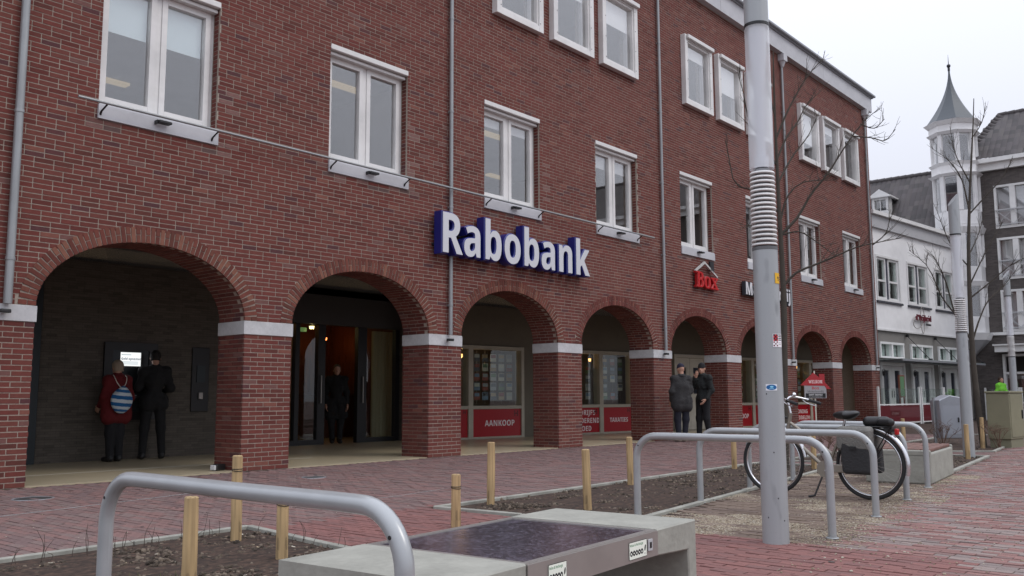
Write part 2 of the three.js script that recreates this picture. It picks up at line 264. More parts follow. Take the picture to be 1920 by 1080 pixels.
  // ---- third floor box windows
  W3.forEach((x, n) => {
    const w = group('window', bank), x0 = x, x1 = x + 1.445, zf = .13, f = .14;
    obj('frame', [rbx(x0, x0 + f, y30, y31, -.2, zf, .008, 1), rbx(x1 - f, x1, y30, y31, -.2, zf, .008, 1), rbx(x0 + f - .002, x1 - f + .002, y30, y30 + f - .02, -.2, zf - .003, .008, 1), bx(x0 + f - .002, x1 - f + .002, y31 - f, y31 - .003, -.2, zf - .012)], mat.frameW, w);
    obj('sash', [bx(x0 + f, x0 + f + .045, y30 + f - .02, y31 - f, -.1, zf - .035), bx(x1 - f - .045, x1 - f, y30 + f - .02, y31 - f, -.1, zf - .035), bx(x0 + f + .045, x1 - f - .045, y30 + f - .02, y30 + f + .03, -.1, zf - .037), bx(x0 + f + .045, x1 - f - .045, y31 - f - .05, y31 - f, -.1, zf - .037)], mat.frameW, w);
    obj('pane', bx(x0 + f + .04, x1 - f - .04, y30 + f + .02, y31 - f - .04, .02, .024), mat.glass, w);
    obj('header_box', rbx(x0 + .07, x1 + .012, y31 - .11, y31 - .008, zf + .001, zf + .07, .014), mat.frameW, w);
    const bo = []; for (const q of [x0 + f - .03, x1 - f + .03]) for (let k = 0; k < 4; k++) bo.push(new THREE.SphereGeometry(.012, 6, 4).translate(q, y30 + .18 + k * .48, zf + .002));
    obj('bolt', bo, mat.zinc, w);
    const h = [.5, .3, .55, .9, .45, .6, .35, .8, .5, 1.0, .3, .2][n]; obj('blind', bx(x0 + f + .05, x1 - f - .05, y31 - f - h, y31 - f, -.06, -.056), M([.72, .74, .74], { roughness: .9 }), w);
  });
  // ---- downpipes, fascia, gutter, rod
  for (let k = 0; k < 5; k++) {
    const x = k === 4 ? 28.62 : -.335 + k * 2 * P, d = group('downpipe', bank);
    const r = k ? .036 : .048; cyls('pipe', cyl(r, r, HB + .0, 11.4, x, .062, 18), mat.galv, d, .25, 9.3);
    const cl = []; for (let y = 2.6; y < 11.3; y += 1.75) cl.push(cyl(r + .007, r + .007, y, y + .035, x, .062, 14), bx(x - .02, x + .02, y, y + .035, 0, .04)); obj('clamp', cl, mat.galv, d);
    obj('hopper', [bx(x - .13, x + .13, 11.22, 11.44, .005, .2), cyl(.05, .11, 11.05, 11.22, x, .08, 10)], mat.panelG, d);
  }
  { let n = 0; for (let x = XL; x < XR + .1; x += 2 * P, n++) { const x1 = Math.min(x + 2 * P - .012, XR + .16); if (x1 - x > .2) obj('fascia_panel', [bx(x, x1, 11.46, 12.02, -.6, .16)], mat.panelG, bank); } }
  obj('gutter', [rbx(XL, XR + .26, 12.02, 12.10, -.6, .30, .02, 1), bx(XL, XR + .2, 11.985, 12.019, -.3, .22)], mat.zinc, bank);
  obj('roof', bx(XL, XR, 11.9, 12.0, -10.6, -.61), mat.zinc, bank);
  const rod = group('banner_rail', bank);
  obj('rod', bar([.29, 4.685, .16], [13.6, 4.685, .16], .017, .017, 10), mat.galv, rod);
  for (let i = 0; i < 4; i++) for (const q of [.66, 2.22]) obj('bracket', [bar([q + i * P, 4.685, .16], [q + i * P - .03, 4.60, .05], .012), bar([q + i * P - .03, 4.60, .05], [q + i * P - .03, 4.56, .025], .014)], mat.black, rod);
  // ---- office rooms behind the upper windows
  const office = M([.52, .51, .48], { roughness: .95, map: rp(tPatch, .3) }), carpet = M([.09, .09, .10], { roughness: 1 });
  for (const [yf, yc, nm] of [[3.42, 6.76, 0], [7.15, 10.6, 1]]) {
    const o = group('office_storey', bank);
    obj('office_floor', bx(XL + .31, XR - .31, yf - .15, yf, -6.5, -.34), carpet, o);
    obj('office_ceiling', bx(XL + .31, XR - .31, yc, yc + .15, -6.5, -.34), office, o);
    obj('office_wall', bx(XL + .31, XR - .31, yf, yc, -6.65, -6.5), office, o);
    for (let k = 0; k < 5; k++) obj('partition', bx(-.35 + k * 2 * P - .05 - .2, -.35 + k * 2 * P + .05 - .2, yf, yc, -6.5, -.345), office, o);
    if (nm === 0) for (const [x, z] of [[2.85, -4.69], [5.87, -1.75], [10.1, -1.76], [13.05, -4.18], [16.9, -2.6]]) {
      const lp = obj('ceiling_lamp', [bx(x - .42, x + .42, yc - .05, yc - .002, z - .09, z + .09)], M([.5, .47, .4], { emissive: 0xffe2a8, emissiveIntensity: .2 }), o);
      const ra = new THREE.RectAreaLight(0xffe2b0, .2, .8, .16); ra.position.set(x, yc - .06, z); ra.lookAt(x, 0, z); scene.add(ra);
    }
  }
}
// ================================================================ arcade
const arcF = structure('arcade_floor', 'smooth tan floor under the arches');
{
  const mf = PH([.52, .44, .30], { map: rp(tPatch, .35), roughness: .38, clearcoat: .15 });
  obj('floor_slab', bx(XL, XR - .31, -.15, .012, -10.4, -.02), mf, arcF);
  obj('floor_joint', [bx(XL, 5.2, .012, .0135, -1.55, -1.51)], M([.5, .48, .43]), arcF);
  obj('arcade_ceiling', [bx(XL + .31, XR - .31, 3.27, 3.371, -10.4, -.652)], mat.ceil, bank);
  obj('ceiling_beam', bx(4.86, 10.7, 2.62, 3.268, -5.1, -4.9), M([.06, .057, .055], { roughness: .5 }), bank);
  // cash machine wall and the wall left of it
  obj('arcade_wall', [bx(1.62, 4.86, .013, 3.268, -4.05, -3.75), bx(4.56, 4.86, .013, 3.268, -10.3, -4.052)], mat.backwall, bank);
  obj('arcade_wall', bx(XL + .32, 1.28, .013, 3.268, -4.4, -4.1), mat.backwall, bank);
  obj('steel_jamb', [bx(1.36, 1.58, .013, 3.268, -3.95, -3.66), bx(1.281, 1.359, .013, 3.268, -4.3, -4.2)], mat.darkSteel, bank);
  // entrance
  const e = group('entrance_door', bank), fr = mat.black, z0 = -5.06, z1 = -4.94;
  obj('post', [bx(4.87, 4.99, .013, 2.618, z0, z1)], fr, e); for (const [a, b] of [[6.35, 6.45], [7.33, 7.44], [7.93, 8.13], [9.05, 9.31], [10.2, 10.32]]) obj('post', bx(a, b, .013, 2.618, z0, z1), fr, e);
  for (const [a, b] of [[4.991, 6.349], [6.451, 7.329], [7.441, 7.929], [9.311, 10.199]]) obj('sill', bx(a, b, .013, .12, z0, z1), fr, e);
  for (const [a, b] of [[4.99, 6.35], [6.45, 7.33], [7.44, 7.93], [9.31, 10.2]]) obj('pane', bx(a, b, .121, 2.617, -5.003, -4.997), mat.shopGlass, e);
  for (const x of [8.0, 9.18]) obj('door_handle', bar([x, .9, -4.9], [x, 1.5, -4.9], .014), mat.steel, e);
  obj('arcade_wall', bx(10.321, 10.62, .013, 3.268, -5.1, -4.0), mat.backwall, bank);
  // banking hall behind the doors
  const hall = group('banking_hall', bank), woodw = M([.15, .075, .035], { map: rp(tWood, 1, .5), roughness: .6 });
  obj('hall_wall', [bx(4.87, 12.2, .013, 3.268, -9.9, -9.7), bx(12.0, 12.2, .013, 3.268, -9.69, -5.2)], woodw, hall);
  obj('hall_panel', [bx(6.6, 7.5, .013, 2.6, -7.3, -7.2), bx(8.35, 8.75, .013, 2.5, -6.9, -6.8)], M([.24, .12, .055], { map: rp(tWood, 1, .5), roughness: .55 }), hall);
  obj('curtain', [0, 1, 2, 3, 4, 5].map(k => cyl(.07, .07, .02, 2.6, 10.02 + k * .11, -5.5, 8)), M([.42, .36, .25], { roughness: 1 }), hall);
  obj('counter', [bx(9.9, 11.4, .013, 1.05, -8.2, -7.6), bx(9.85, 11.45, 1.051, 1.1, -8.25, -7.55)], M([.13, .05, .03], { roughness: .4 }), hall);
  obj('brochure_rack', [bx(7.6, 7.64, .013, 1.7, -6.4, -6.36), bx(7.45, 7.85, 1.25, 1.5, -6.45, -6.40), bx(7.45, 7.85, .85, 1.1, -6.45, -6.40), bx(7.45, 7.85, .45, .7, -6.45, -6.4)], M([.45, .5, .62]), hall);
  for (const [x, y, z, c, i] of [[8.62, 2.62, -6.1, 0xffe6a0, .16], [6.7, 2.9, -6.4, 0xffb060, .28], [11.2, 2.6, -8.9, 0xff9050, .2]]) {
    obj('hall_lamp', cyl(.05, .06, y, y + .06, x, z, 12), M([.8, .7, .5], { emissive: c, emissiveIntensity: 3 }), hall);
    const p = new THREE.PointLight(c, i, 8, 2); p.position.set(x, y - .05, z); p.castShadow = true; scene.add(p);
  }
  obj('exit_sign', [bx(8.3, 8.5, 2.54, 2.64, -6.15, -6.13)], M([.08, .14, .06], { emissive: 0x9fd080, emissiveIntensity: .18 }), hall);
}
// ---------------------------------------------------------------- shopfronts, set on a line that swings towards the street
const shop = group('shopfront_wall', bank); shop.position.set(12.5, 0, -3.85); shop.rotation.y = -8 * Math.PI / 180;
{
  const wallP = [], w = (a, b, y0, y1) => wallP.push(bx(a, b, y0, y1, -.25, -.03));
  const units = [[-1.86, .99, -.76, ['', 'AANKOOP']], [2.2, 5.23, 3.87, ['BEDRIJFS|ONROEREND|GOED', 'TAXATIES']], [9.55, 12.75, 11.2, ['VERKOOP', 'VERHUUR']], [13.1, 15.6, 14.77, ['WONING|BEMIDDELING', 'HUUR']]];
  let px = -1.9; for (const [a, b] of [...units.slice(0, 2), [7.1, 8.75], ...units.slice(2)]) { if (a - px > .01) w(px, a, .013, 3.267); w(a, b, 2.29, 3.267); px = b; } w(px, 16.4, .013, 3.267);
  obj('shop_wall', wallP, M([.17, .15, .115], { map: rp(tPatch, .6), roughness: .9 }), shop);
  obj('shop_back', [bx(-1.85, 16.4, .013, 3.26, -1.75, -1.6)], M([.16, .15, .14]), shop);
  obj('shop_base', bx(-1.86, 16.4, .013, .03, -1.59, -.26), M([.12, .1, .08]), shop);
  const cardM = [[.5, .5, .48], [.2, .28, .4], [.42, .3, .16], [.14, .22, .12], [.3, .08, .06], [.34, .36, .38], [.6, .58, .5], [.12, .13, .16]].map(c => M(c, { roughness: .4 }));
  units.forEach(([a, b, m, txt], ui) => {
    const u = group('shop_window', shop), bars = [[a, a + .1], [m - .075, m + .075], [b - .1, b]], z = [-.22, .02];
    const fr = []; for (const [p, q] of bars) fr.push(rbx(p, q, .014, 2.28, z[0], z[1], .006, 1));
    for (const [p, q] of [[a + .1, m - .075], [m + .075, b - .1]]) fr.push(bx(p, q, 2.19, 2.278, z[0], z[1] - .004), bx(p, q, .73, .81, z[0], z[1] - .004), bx(p, q, .014, .06, z[0], z[1] - .004));
    obj('frame', fr, mat.beige, u);
    [[a + .1, m - .075], [m + .075, b - .1]].forEach(([p, q], k) => {
      obj('pane', bx(p, q, .81, 2.19, -.08, -.074), mat.shopGlass, u);
      const wv = q - p, t = canvasTex(512, Math.round(512 * .67 / wv), (g, W, H) => { g.fillStyle = '#a80d1c'; g.fillRect(0, 0, W, H); g.fillStyle = '#e9e4e2'; const ls = txt[k].split('|'), fs = Math.min(ls.length > 1 ? 66 : 74, 74 * 1.54 / wv * .92); g.font = `bold ${fs}px sans-serif`; g.textAlign = 'center'; g.textBaseline = 'middle'; ls.forEach((s, i) => g.fillText(s, W * (ls.length > 1 ? .62 : .56), H * .52 + (i - (ls.length - 1) / 2) * fs * 1.12)); g.fillStyle = '#3c0509'; for (let i = 0; i < 3; i++) for (let j = 0; j < 3; j++) if ((i + j) % 2 === 0 || j === 1) g.fillRect(W * .86 + i * 16, 14 + j * 16, 13, 12); });
      obj('red_panel', bx(p, q, .06, .73, -.10, -.02), mat.red, u);
      panelTex('panel_print', wv - .01, .66, (p + q) / 2, .395, -.018, t, u, { roughness: .4 });
      // rows of listing cards hanging behind the glass
      const cols = Math.floor(wv / .25); for (let c = 0; c < cols; c++) {
        const cx = p + .14 + c * (wv - .2) / Math.max(1, cols - 1) * .98; obj('display_wire', [bx(cx - .003, cx + .003, .85, 2.19, -.36, -.354)], mat.steel, u);
        for (let r = 0; r < 5; r++) if (R() < .9) { const cm = Math.floor(R() * 8); const cd = obj('listing_card', bx(cx - .095, cx + .095, .95 + r * .24, 1.14 + r * .24, -.352, -.347), cardM[cm], u); obj('card_photo', bx(cx - .08, cx + .08, 1.04 + r * .24, 1.125 + r * .24, -.3465, -.345), cardM[(cm + 1 + Math.floor(R() * 6)) % 8], u); }
      }
    });
    for (const q of [a + .5, m + .3]) { obj('display_lamp', [cyl(.03, .04, 2.02, 2.1, q, -.7, 10)], M([.8, .6, .3], { emissive: 0xffb870, emissiveIntensity: 2.5 }), u); }
    const pl = new THREE.PointLight(0xffc080, .35, 5, 2); pl.position.set((a + b) / 2, 1.98, -.75); pl.castShadow = true; u.add(pl);
  });
  // pale double door
  const d = group('double_door', shop), cream = M([.66, .62, .52], { map: rp(tPatch, .8), roughness: .5 });
  obj('door_frame', [bx(7.1, 7.2, .014, 2.288, -.2, .02), bx(8.65, 8.75, .014, 2.288, -.2, .02), bx(7.2, 8.65, 2.19, 2.287, -.2, .016)], cream, d);
  for (const [a, b] of [[7.205, 7.92], [7.93, 8.645]]) { const l = obj('door_leaf', [bx(a, b, .02, 1.1, -.12, -.06), bx(a, a + .17, 1.1, 2.185, -.12, -.06), bx(b - .17, b, 1.1, 2.185, -.12, -.06), bx(a + .17, b - .17, 1.9, 2.185, -.12, -.06)], cream, d); obj('door_glass', bx(a + .17, b - .17, 1.1, 1.9, -.1, -.09), PH([.02, .025, .04], { roughness: .05 }), d); obj('door_handle', bar([b - .09, .95, -.04], [b - .09, 1.15, -.04], .01), mat.steel, d); }
  obj('passage_door', [bx(16.6, 17.4, .013, 3.2, .2, .26)], M([.13, .125, .12], { roughness: .6 }), shop);
}
// ---------------------------------------------------------------- cash machine
{
  const t = thing('cash_machine', 'wall mounted cash machine with glowing white screen in dark surround', 'cash machine', [2.62, 0, -3.75]);
  obj('surround', [bx(0, .14, .66, 1.95, .002, .05), bx(.78, .93, .66, 1.95, .002, .05), bx(.14, .78, 1.82, 1.95, .002, .05), bx(.14, .78, .66, .8, .002, .05)], mat.black, t);
  obj('body', [bx(.14, .78, .8, 1.56, .002, .03), bx(.14, .78, 1.79, 1.82, .002, .03), bx(.14, .28, 1.56, 1.79, .002, .03), bx(.64, .78, 1.56, 1.79, .002, .03)], mat.darkSteel, t);
  obj('keypad_shelf', [rbx(.2, .72, 1.02, 1.06, .03, .2, .01), bx(.25, .4, 1.25, 1.29, .03, .045)], mat.dark, t);
  const kp = obj('keypad', bx(.3, .52, 1.061, 1.075, .07, .17), M([.25, .26, .27]), t);
  const st = canvasTex(256, 160, (g, W, H) => { g.fillStyle = '#f4f7f7'; g.fillRect(0, 0, W, H); g.fillStyle = '#1d2a44'; g.font = 'bold 36px sans-serif'; g.fillText('Geld opnemen', 12, 88); g.fillStyle = '#9fb0b8'; for (let k = 0; k < 3; k++) g.fillRect(14, 108 + k * 13, 210, 5); g.fillRect(14, 24, 120, 8); });
  panelTex('screen', .36, .23, .46, 1.675, .02, st, t, { emissive: 0xffffff, emissiveMap: st, emissiveIntensity: .95, color: 0x222222 });
  const ra = new THREE.RectAreaLight(0xeef4ff, 1.0, .36, .23); ra.position.set(.46, 1.675, .03); ra.lookAt(2.62 + .46 - 2.62, 1.675, 5); t.add(ra);
  obj('card_light', bx(.285, .3, 1.5, 1.515, .03, .034), M([.5, .7, .9], { emissive: 0xbfe0ff, emissiveIntensity: 1.5 }), t);
  const n = thing('deposit_panel', 'dark night deposit panel in the wall right of the cash machine', 'panel', [4.22, 0, -3.75]);
  obj('plate', rbx(0, .34, .78, 1.92, .002, .03, .008), mat.black, n); obj('slot', bx(.09, .25, 1.3, 1.6, .03, .045), mat.darkSteel, n); obj('handle', rbx(.13, .21, 1.0, 1.12, .03, .07, .01), mat.steel, n);
}
// ---------------------------------------------------------------- lettering on the facade
function letterSign(name, label, text, fnt, size, x, y, z0, z1, width, faceM, sideM, edge) {
  const t = thing(name, label, 'sign', [x, y, 0]); let adv = 0; const res = fnt.data.resolution, sc = size / res;
  const gl = [...text].map(ch => { const q = fnt.data.glyphs[ch], o = adv; adv += q.ha * sc; return [ch, o]; }), kx = width / adv;
  for (const [ch, o] of gl) {
    const l = group('letter', t); l.position.x = o * kx; l.scale.x = kx;
    const sh = fnt.generateShapes(ch, size);
    obj('letter_body', extrude(sh, z1 - z0 - .012, edge).translate(0, 0, z0), sideM, l);
    obj('letter_face', extrude(sh, .006, 0).translate(0, 0, z1 - .012 + edge + .001), faceM, l);
  }
  obj('mounting_rail', [bx(.05, width - .1, size * .2, size * .25, .004, z0), bx(.05, width - .1, size * .5, size * .55, .004, z0)], mat.dark, t);
  return t;
}
letterSign('letter_sign', 'large white faced blue box letters reading Rabobank above the third arch', 'Rabobank', font, .713, 6.44, 3.50, .06, .24, 4.42, M([.62, .63, .66], { roughness: .35 }), PH([.010, .016, .17], { roughness: .35, clearcoat: .3 }), .022);
{
  const t = letterSign('letter_sign', 'small red letters reading Box under a little roof outline', 'Box', serif, .39, 15.6, 3.735, .05, .13, 1.14, PH([.50, .012, .014], { roughness: .35 }), PH([.36, .008, .01], { roughness: .4 }), .012);
  obj('roof_outline', [extrude(poly([[.02, .42], [.5, .68], [1.16, .36], [1.16, .31], [.5, .625], [.02, .37]]), .05).translate(0, 0, .06)], M([.5, .5, .48]), t);
  obj('chimney', [bx(.78, .92, .47, .72, .06, .11), bx(.92, .97, .44, .72, .06, .11)], mat.dark, t);
}
letterSign('letter_sign', 'dark backed white letters reading Makelaardij between the arches', 'Makelaardij', font, .345, 18.22, 3.76, .05, .15, 2.95, M([.72, .72, .74], { roughness: .4 }), M([.03, .035, .045], { roughness: .5 }), .018);
// ================================================================ the ground
const zS = x => 8.89 - .137 * x;      // street edge of the parking strip
const inPoly = (pts, x, z) => { let c = false; for (let i = 0, j = pts.length - 1; i < pts.length; j = i++) { const [a, b] = pts[i], [p, q] = pts[j]; if ((b > z) !== (q > z) && x < (p - a) * (z - b) / (q - b) + a) c = !c; } return c; };
const flat = (pts, y) => { const g = new THREE.ShapeGeometry(poly(pts.map(p => [p[0], -p[1]]))); return g.rotateX(-Math.PI / 2).translate(0, y, 0); };
const beds = {
  near: [[-9, 5.28], [-.27, 4.86], [-.60, 7.3], [-9, 8.3]],
  mid: [[1.52, 5.12], [8.6, 4.92], [8.6, 6.1], [1.66, 7.05]],
  post: [[8.25, 6.75], [12.25, 6.4], [12.25, 7.26], [8.25, 7.70]],
  far: [[9.3, 4.95], [21.5, 4.5], [21.5, 6.1], [13.7, 7.02], [12.9, 5.9], [9.3, 6.1]],
};
{
  const g = structure('ground', 'brick paved square'); const base = mesh('ground_sheet', new THREE.PlaneGeometry(500, 500).rotateX(-Math.PI / 2).translate(60, -.075, 0), M([.17, .115, .105], { map: rp(tDash, 250) }), g);
  // pavers laid with their long side away from the facade
  const pav = structure('paving', 'reddish brick pavers of the square');
  mesh('paving_bed', muv(flat([[-12, .0], [30, .0], [38, .0], [38, 16], [-12, 16]], -.0055)), M([.34, .25, .22], { map: rp(tSoil, 2), roughness: 1 }), pav);
  const shades = [[0.208, 0.131, 0.122], [0.230, 0.135, 0.124], [0.186, 0.122, 0.117], [0.241, 0.138, 0.126], [0.215, 0.151, 0.140],   // 0-4 walk
    [0.231, 0.107, 0.097], [0.253, 0.114, 0.102], [0.210, 0.104, 0.096],                                          // 5-7 red path
    [0.182, 0.132, 0.101], [0.160, 0.116, 0.094], [0.209, 0.154, 0.119],                                      // 8-10 parking
    [0.289, 0.154, 0.138], [0.261, 0.142, 0.128], [0.265, 0.208, 0.193], [0.242, 0.193, 0.180], [0.294, 0.230, 0.210], [0.221, 0.137, 0.126]];  // 11-16 street
  const list = [], LZ = .212, LX = .0745, edge = .06;
  const bedList = Object.values(beds);
  for (let ix = -70; ix < 330; ix++) {
    const x = ix * LX, off = (ix % 2) * LZ / 2;
    for (let iz = 0; iz < 66; iz++) {
      const z = iz * LZ + off + .12; if (z < .1 || z > 13.6) continue;
      if (x > 17 && z > 9) continue; if (x > 21) continue;
      if (x < -4.3 && z > 6) continue;
      let skip = false; for (const b of bedList) if (inPoly(b, x, z - .09) || inPoly(b, x, z + .09) || inPoly(b, x - .035, z) || inPoly(b, x + .035, z)) { skip = true; break; } if (skip) continue;
      let s; const street = z > zS(x) + .05;
      if (x > -.62 && x < 1.66 && z > 4.95 && z < 9.6) s = 5 + Math.floor(R() * 3);
      else if (street) s = R() < .42 ? 13 + Math.floor(R() * 3) : [11, 12, 16, 11, 12][Math.floor(R() * 5)];
      else if (z > 6.2 && x > 1.6 && x < 8.3) s = 8 + Math.floor(R() * 3);
      else s = Math.floor(R() * 5);
      list.push({ x: x + rr(-.002, .002), y: -.028 + rr(-.003, .0028) + .006 * (fbm(x / 2 + 5, z / 2 + 5, 4, 2) - .5), z: z + rr(-.003, .003), sx: LX - .006, sy: .056, sz: LZ - .006, ry: rr(-.008, .008), rx: rr(-.01, .01), rz: rr(-.022, .022), w: .2, h: .06, s });
    }
  }
  blocks(list, 'paver', 'paver_field', shades, pav);
  // sand brushed over the parking strip, crumbs on the street
  const grain = new THREE.IcosahedronGeometry(1, 0), gl = [];
  const sand = structure('sand', 'pale jointing sand and crumbs spread over the pavers');
  for (let i = 0; i < 170000 && gl.length < 42000; i++) {
    const x = rr(1.6, 8.2), z = rr(6.2, zS(x) + .35); const d = fbm(x / 3.2, z / 2.4, 4, 4), st = fbm(x / .9, z / 6, 4, 2), e = Math.max(0, 1 - Math.abs(z - zS(x) + .05) / .35);
    if (inPoly(beds.mid, x, z)) continue;
    if (R() > Math.max(0, (d - .52) * 4 + (st - .5) * 3.0) + e * .28) continue;
    const s = rr(.002, .0052); gl.push({ x, y: .001, z, sx: s * 1.6, sy: s * .5, sz: s * 1.6, ry: rr(0, 3), s: Math.floor(R() * 4) });
  }
  for (let i = 0; i < 2600; i++) { const x = rr(-1, 14), z = zS(x) + rr(0, 1) ** 1.5 * 3.2; const s = rr(.003, .008) * (R() < .1 ? 1.5 : 1); gl.push({ x, y: .003, z, sx: s, sy: s * .6, sz: s, ry: rr(0, 3), s: Math.floor(R() * 4) }); }
  for (let i = 0; i < 900; i++) gl.push({ x: rr(-4, 14), y: .002, z: rr(.3, 4.8), sx: rr(.003, .007), sy: .003, sz: rr(.003, .007), s: Math.floor(R() * 4) });
  scatter('sand_grain', grain, M([1, 1, 1], { roughness: 1 }), gl, sand, [[.29, .24, .17], [.34, .285, .205], [.25, .20, .14], [.42, .38, .31]]);
  const gum = []; for (let i = 0; i < 260; i++) { const x = rr(-4, 16), z = R() < .5 ? rr(.3, 4.7) : zS(x) + rr(.1, 3.4), s = rr(.008, .02); gum.push({ x, y: .0015, z, sx: s, sy: .0016, sz: s * rr(.7, 1.2), ry: rr(0, 3), s: Math.floor(R() * 3) }); }
  scatter('gum_spot', new THREE.CylinderGeometry(1, 1, 1, 9), M([1, 1, 1], { roughness: .95 }), gum, pav, [[.06, .05, .048], [.09, .075, .07], [.05, .045, .045]]);
  // concrete edgings of the beds, one strip per side
  const kerb = structure('bed_edging', 'pale concrete edging round the planting beds');
  for (const b of bedList) b.forEach((p, i) => {
    const q = b[(i + 1) % b.length], d = Math.hypot(q[0] - p[0], q[1] - p[1]), n = Math.round(d / 1.0), a = Math.atan2(-(q[1] - p[1]), q[0] - p[0]);
    for (let k = 0; k < n; k++) { const u = (k + .5) / n, o = obj('edging_stone', rbx(-d / n / 2 + .003, d / n / 2 - .003, -.07, .022, -.03, .03, .008, 1), mat.concrete, kerb); o.position.set(p[0] + (q[0] - p[0]) * u, rr(-.002, .003), p[1] + (q[1] - p[1]) * u); o.rotation.y = a + rr(-.004, .004); }
  });
  // soil
  const soil = structure('planting_soil', 'dark bare soil of the planting beds'); const sm = M([.36, .28, .21], { map: rp(tSoil, 1.6), roughness: 1, bumpMap: rp(tRough, 3), bumpScale: .02 });
  const clod = new THREE.IcosahedronGeometry(1, 0); { const p = clod.attributes.position; const r9 = rng(3); for (let i = 0; i < p.count; i++) { const k = .8 + .4 * L64(p.getX(i) * 3 + 9, p.getY(i) * 3 + p.getZ(i) * 5 + 20); p.setXYZ(i, p.getX(i) * k, p.getY(i) * k, p.getZ(i) * k); } clod.computeVertexNormals(); }
  const cl = [], chips = [], grassL = [];
  for (const [nm, b] of Object.entries(beds)) {
    const xs = b.map(p => p[0]), zs = b.map(p => p[1]), x0 = Math.max(-5.5, Math.min(...xs)), x1 = Math.max(...xs), z0 = Math.min(...zs), z1 = Math.max(...zs), st = nm === 'far' ? .14 : .06;
    const pos = [], nx = Math.ceil((x1 - x0) / st), nz = Math.ceil((z1 - z0) / st), hgt = (x, z) => -.028 + .075 * (fbm(x / 2 + 3, z / 2 + 7, 8, 4) - .45) + .03 * (fbm(x, z, 16, 2) - .5);
    for (let i = 0; i < nx; i++) for (let j = 0; j < nz; j++) { const xa = x0 + i * st, za = z0 + j * st; if (!inPoly(b, xa + st / 2, za + st / 2)) continue; const v = (x, z) => [x, Math.min(.035, hgt(x, z)), z]; pos.push(...v(xa, za), ...v(xa, za + st), ...v(xa + st, za + st), ...v(xa, za), ...v(xa + st, za + st), ...v(xa + st, za)); }
    const g2 = new THREE.BufferGeometry(); g2.setAttribute('position', new THREE.Float32BufferAttribute(pos, 3)); g2.computeVertexNormals(); mesh('soil_sheet', muv(g2), sm, soil);
    mesh('soil_floor', muv(flat(b, -.05)), sm, soil);
    const area = (x1 - x0) * (z1 - z0), n = Math.min(34000, area * (nm === 'far' ? 180 : 2000));
    for (let i = 0; i < n; i++) { const x = rr(x0, x1), z = rr(z0, z1); if (!inPoly(b, x, z)) continue; const s = .0032 + .0155 * R() ** 3; cl.push({ x, y: hgt(x, z) + s * .4, z, sx: s * rr(.8, 1.5), sy: s * rr(.6, 1.1), sz: s * rr(.8, 1.4), rx: rr(0, 6), ry: rr(0, 6), s: Math.floor(R() * 5) }); if (R() < .012) chips.push({ x: x, y: hgt(x, z) + .012, z, sx: rr(.004, .012), sy: .003, sz: rr(.01, .035), ry: rr(0, 6), rx: rr(-.4, .4), s: Math.floor(R() * 3) }); }
    if (nm === 'near') for (let i = 0; i < 5200; i++) { const x = rr(-5, -1.6), z = rr(6.0, 8.0); if (!inPoly(b, x, z) || R() > (fbm(x / 2, z / 2, 8, 3) - .36) * 3 * Math.min(1, Math.max(0, (z - 6.0) / .8))) continue; grassL.push({ x, y: hgt(x, z) + .01, z, sx: .0035, sy: rr(.02, .06), sz: .0035, rx: rr(-.7, .7), rz: rr(-.7, .7), s: Math.floor(R() * 3) }); }
  }
  scatter('soil_clod', clod, M([1, 1, 1], { roughness: 1 }), cl, soil, [[.078, .06, .045], [.06, .046, .035], [.105, .08, .06], [.042, .033, .025], [.16, .125, .095]]);
  scatter('wood_chip', new THREE.BoxGeometry(1, 1, 1), M([1, 1, 1]), chips, soil, [[.5, .4, .26], [.42, .35, .25], [.6, .55, .45]]);
  const gs = thing('grass', 'sparse short green grass in the bed behind the near rail', 'grass'); gs.userData.kind = 'stuff';
  scatter('grass_blade', new THREE.ConeGeometry(1, 1, 3).translate(0, .5, 0), M([1, 1, 1], { roughness: .9 }), grassL, gs, [[.10, .13, .035], [.14, .16, .05], [.08, .10, .03]]);
  for (const [x, z, r, d] of [[-.44, 1.30, .2, 'left'], [2.9, 1.54, .16, 'right']]) { const h = thing('drain_cover', d === 'left' ? 'round dark drain cover in the paving before the first arch' : 'round dark drain cover in the paving before the second arch', 'drain cover', [x, 0, z]); obj('ring', lathe([[r, -.02], [r, .004], [r - .02, .005], [r - .025, -.01]], 24), mat.zinc, h); obj('lid', cyl(r - .027, r - .027, -.02, .003, 0, 0, 20), M([.06, .065, .065], { metalness: .3, roughness: .6 }), h); }
}
// ================================================================ bicycle rails
function rail(x, z0, z1, label) {
  const t = thing('bicycle_rail', label, 'bike rack', [x, 0, (z0 + z1) / 2], 0, 'grey tubular bicycle rails'); const h = .685, L = (z1 - z0) / 2, r = .185, rad = .0295, pts = [];
  const path = new THREE.CurvePath(), arc = (cz, a0, a1) => { const c = []; for (let k = 0; k <= 10; k++) { const a = a0 + (a1 - a0) * k / 10; c.push(V3(0, h - r + r * Math.sin(a), cz + r * Math.cos(a))); } return c; };
  const q = [V3(0, -.05, -L), V3(0, .12, -L), V3(0, .3, -L), ...arc(-L + r, Math.PI, Math.PI / 2), V3(0, h, 0), ...arc(L - r, Math.PI / 2, 0), V3(0, .3, L), V3(0, .12, L), V3(0, -.05, L)];
  cyls('tube', new THREE.TubeGeometry(new THREE.CatmullRomCurve3(q, false, 'centripetal'), 110, rad, 20), mat.hoop, t, 3, .2);
  for (const s of [-1, 1]) { obj('weep_hole', new THREE.CylinderGeometry(.0065, .0065, .004, 8).rotateZ(Math.PI / 2).translate(-rad + .0005, h - r + r * .57, s * (L - r + r * .82)), mat.black, t); obj('foot_ring', lathe([[.045, 0], [.045, .006], [.03, .012], [.029, 0]], 16).translate(0, .002, s * L), mat.galv, t); }
  return t;
}
rail(-2.66, 7.42, 9.2, 'grey bicycle rail standing alone against the granite topped bench');
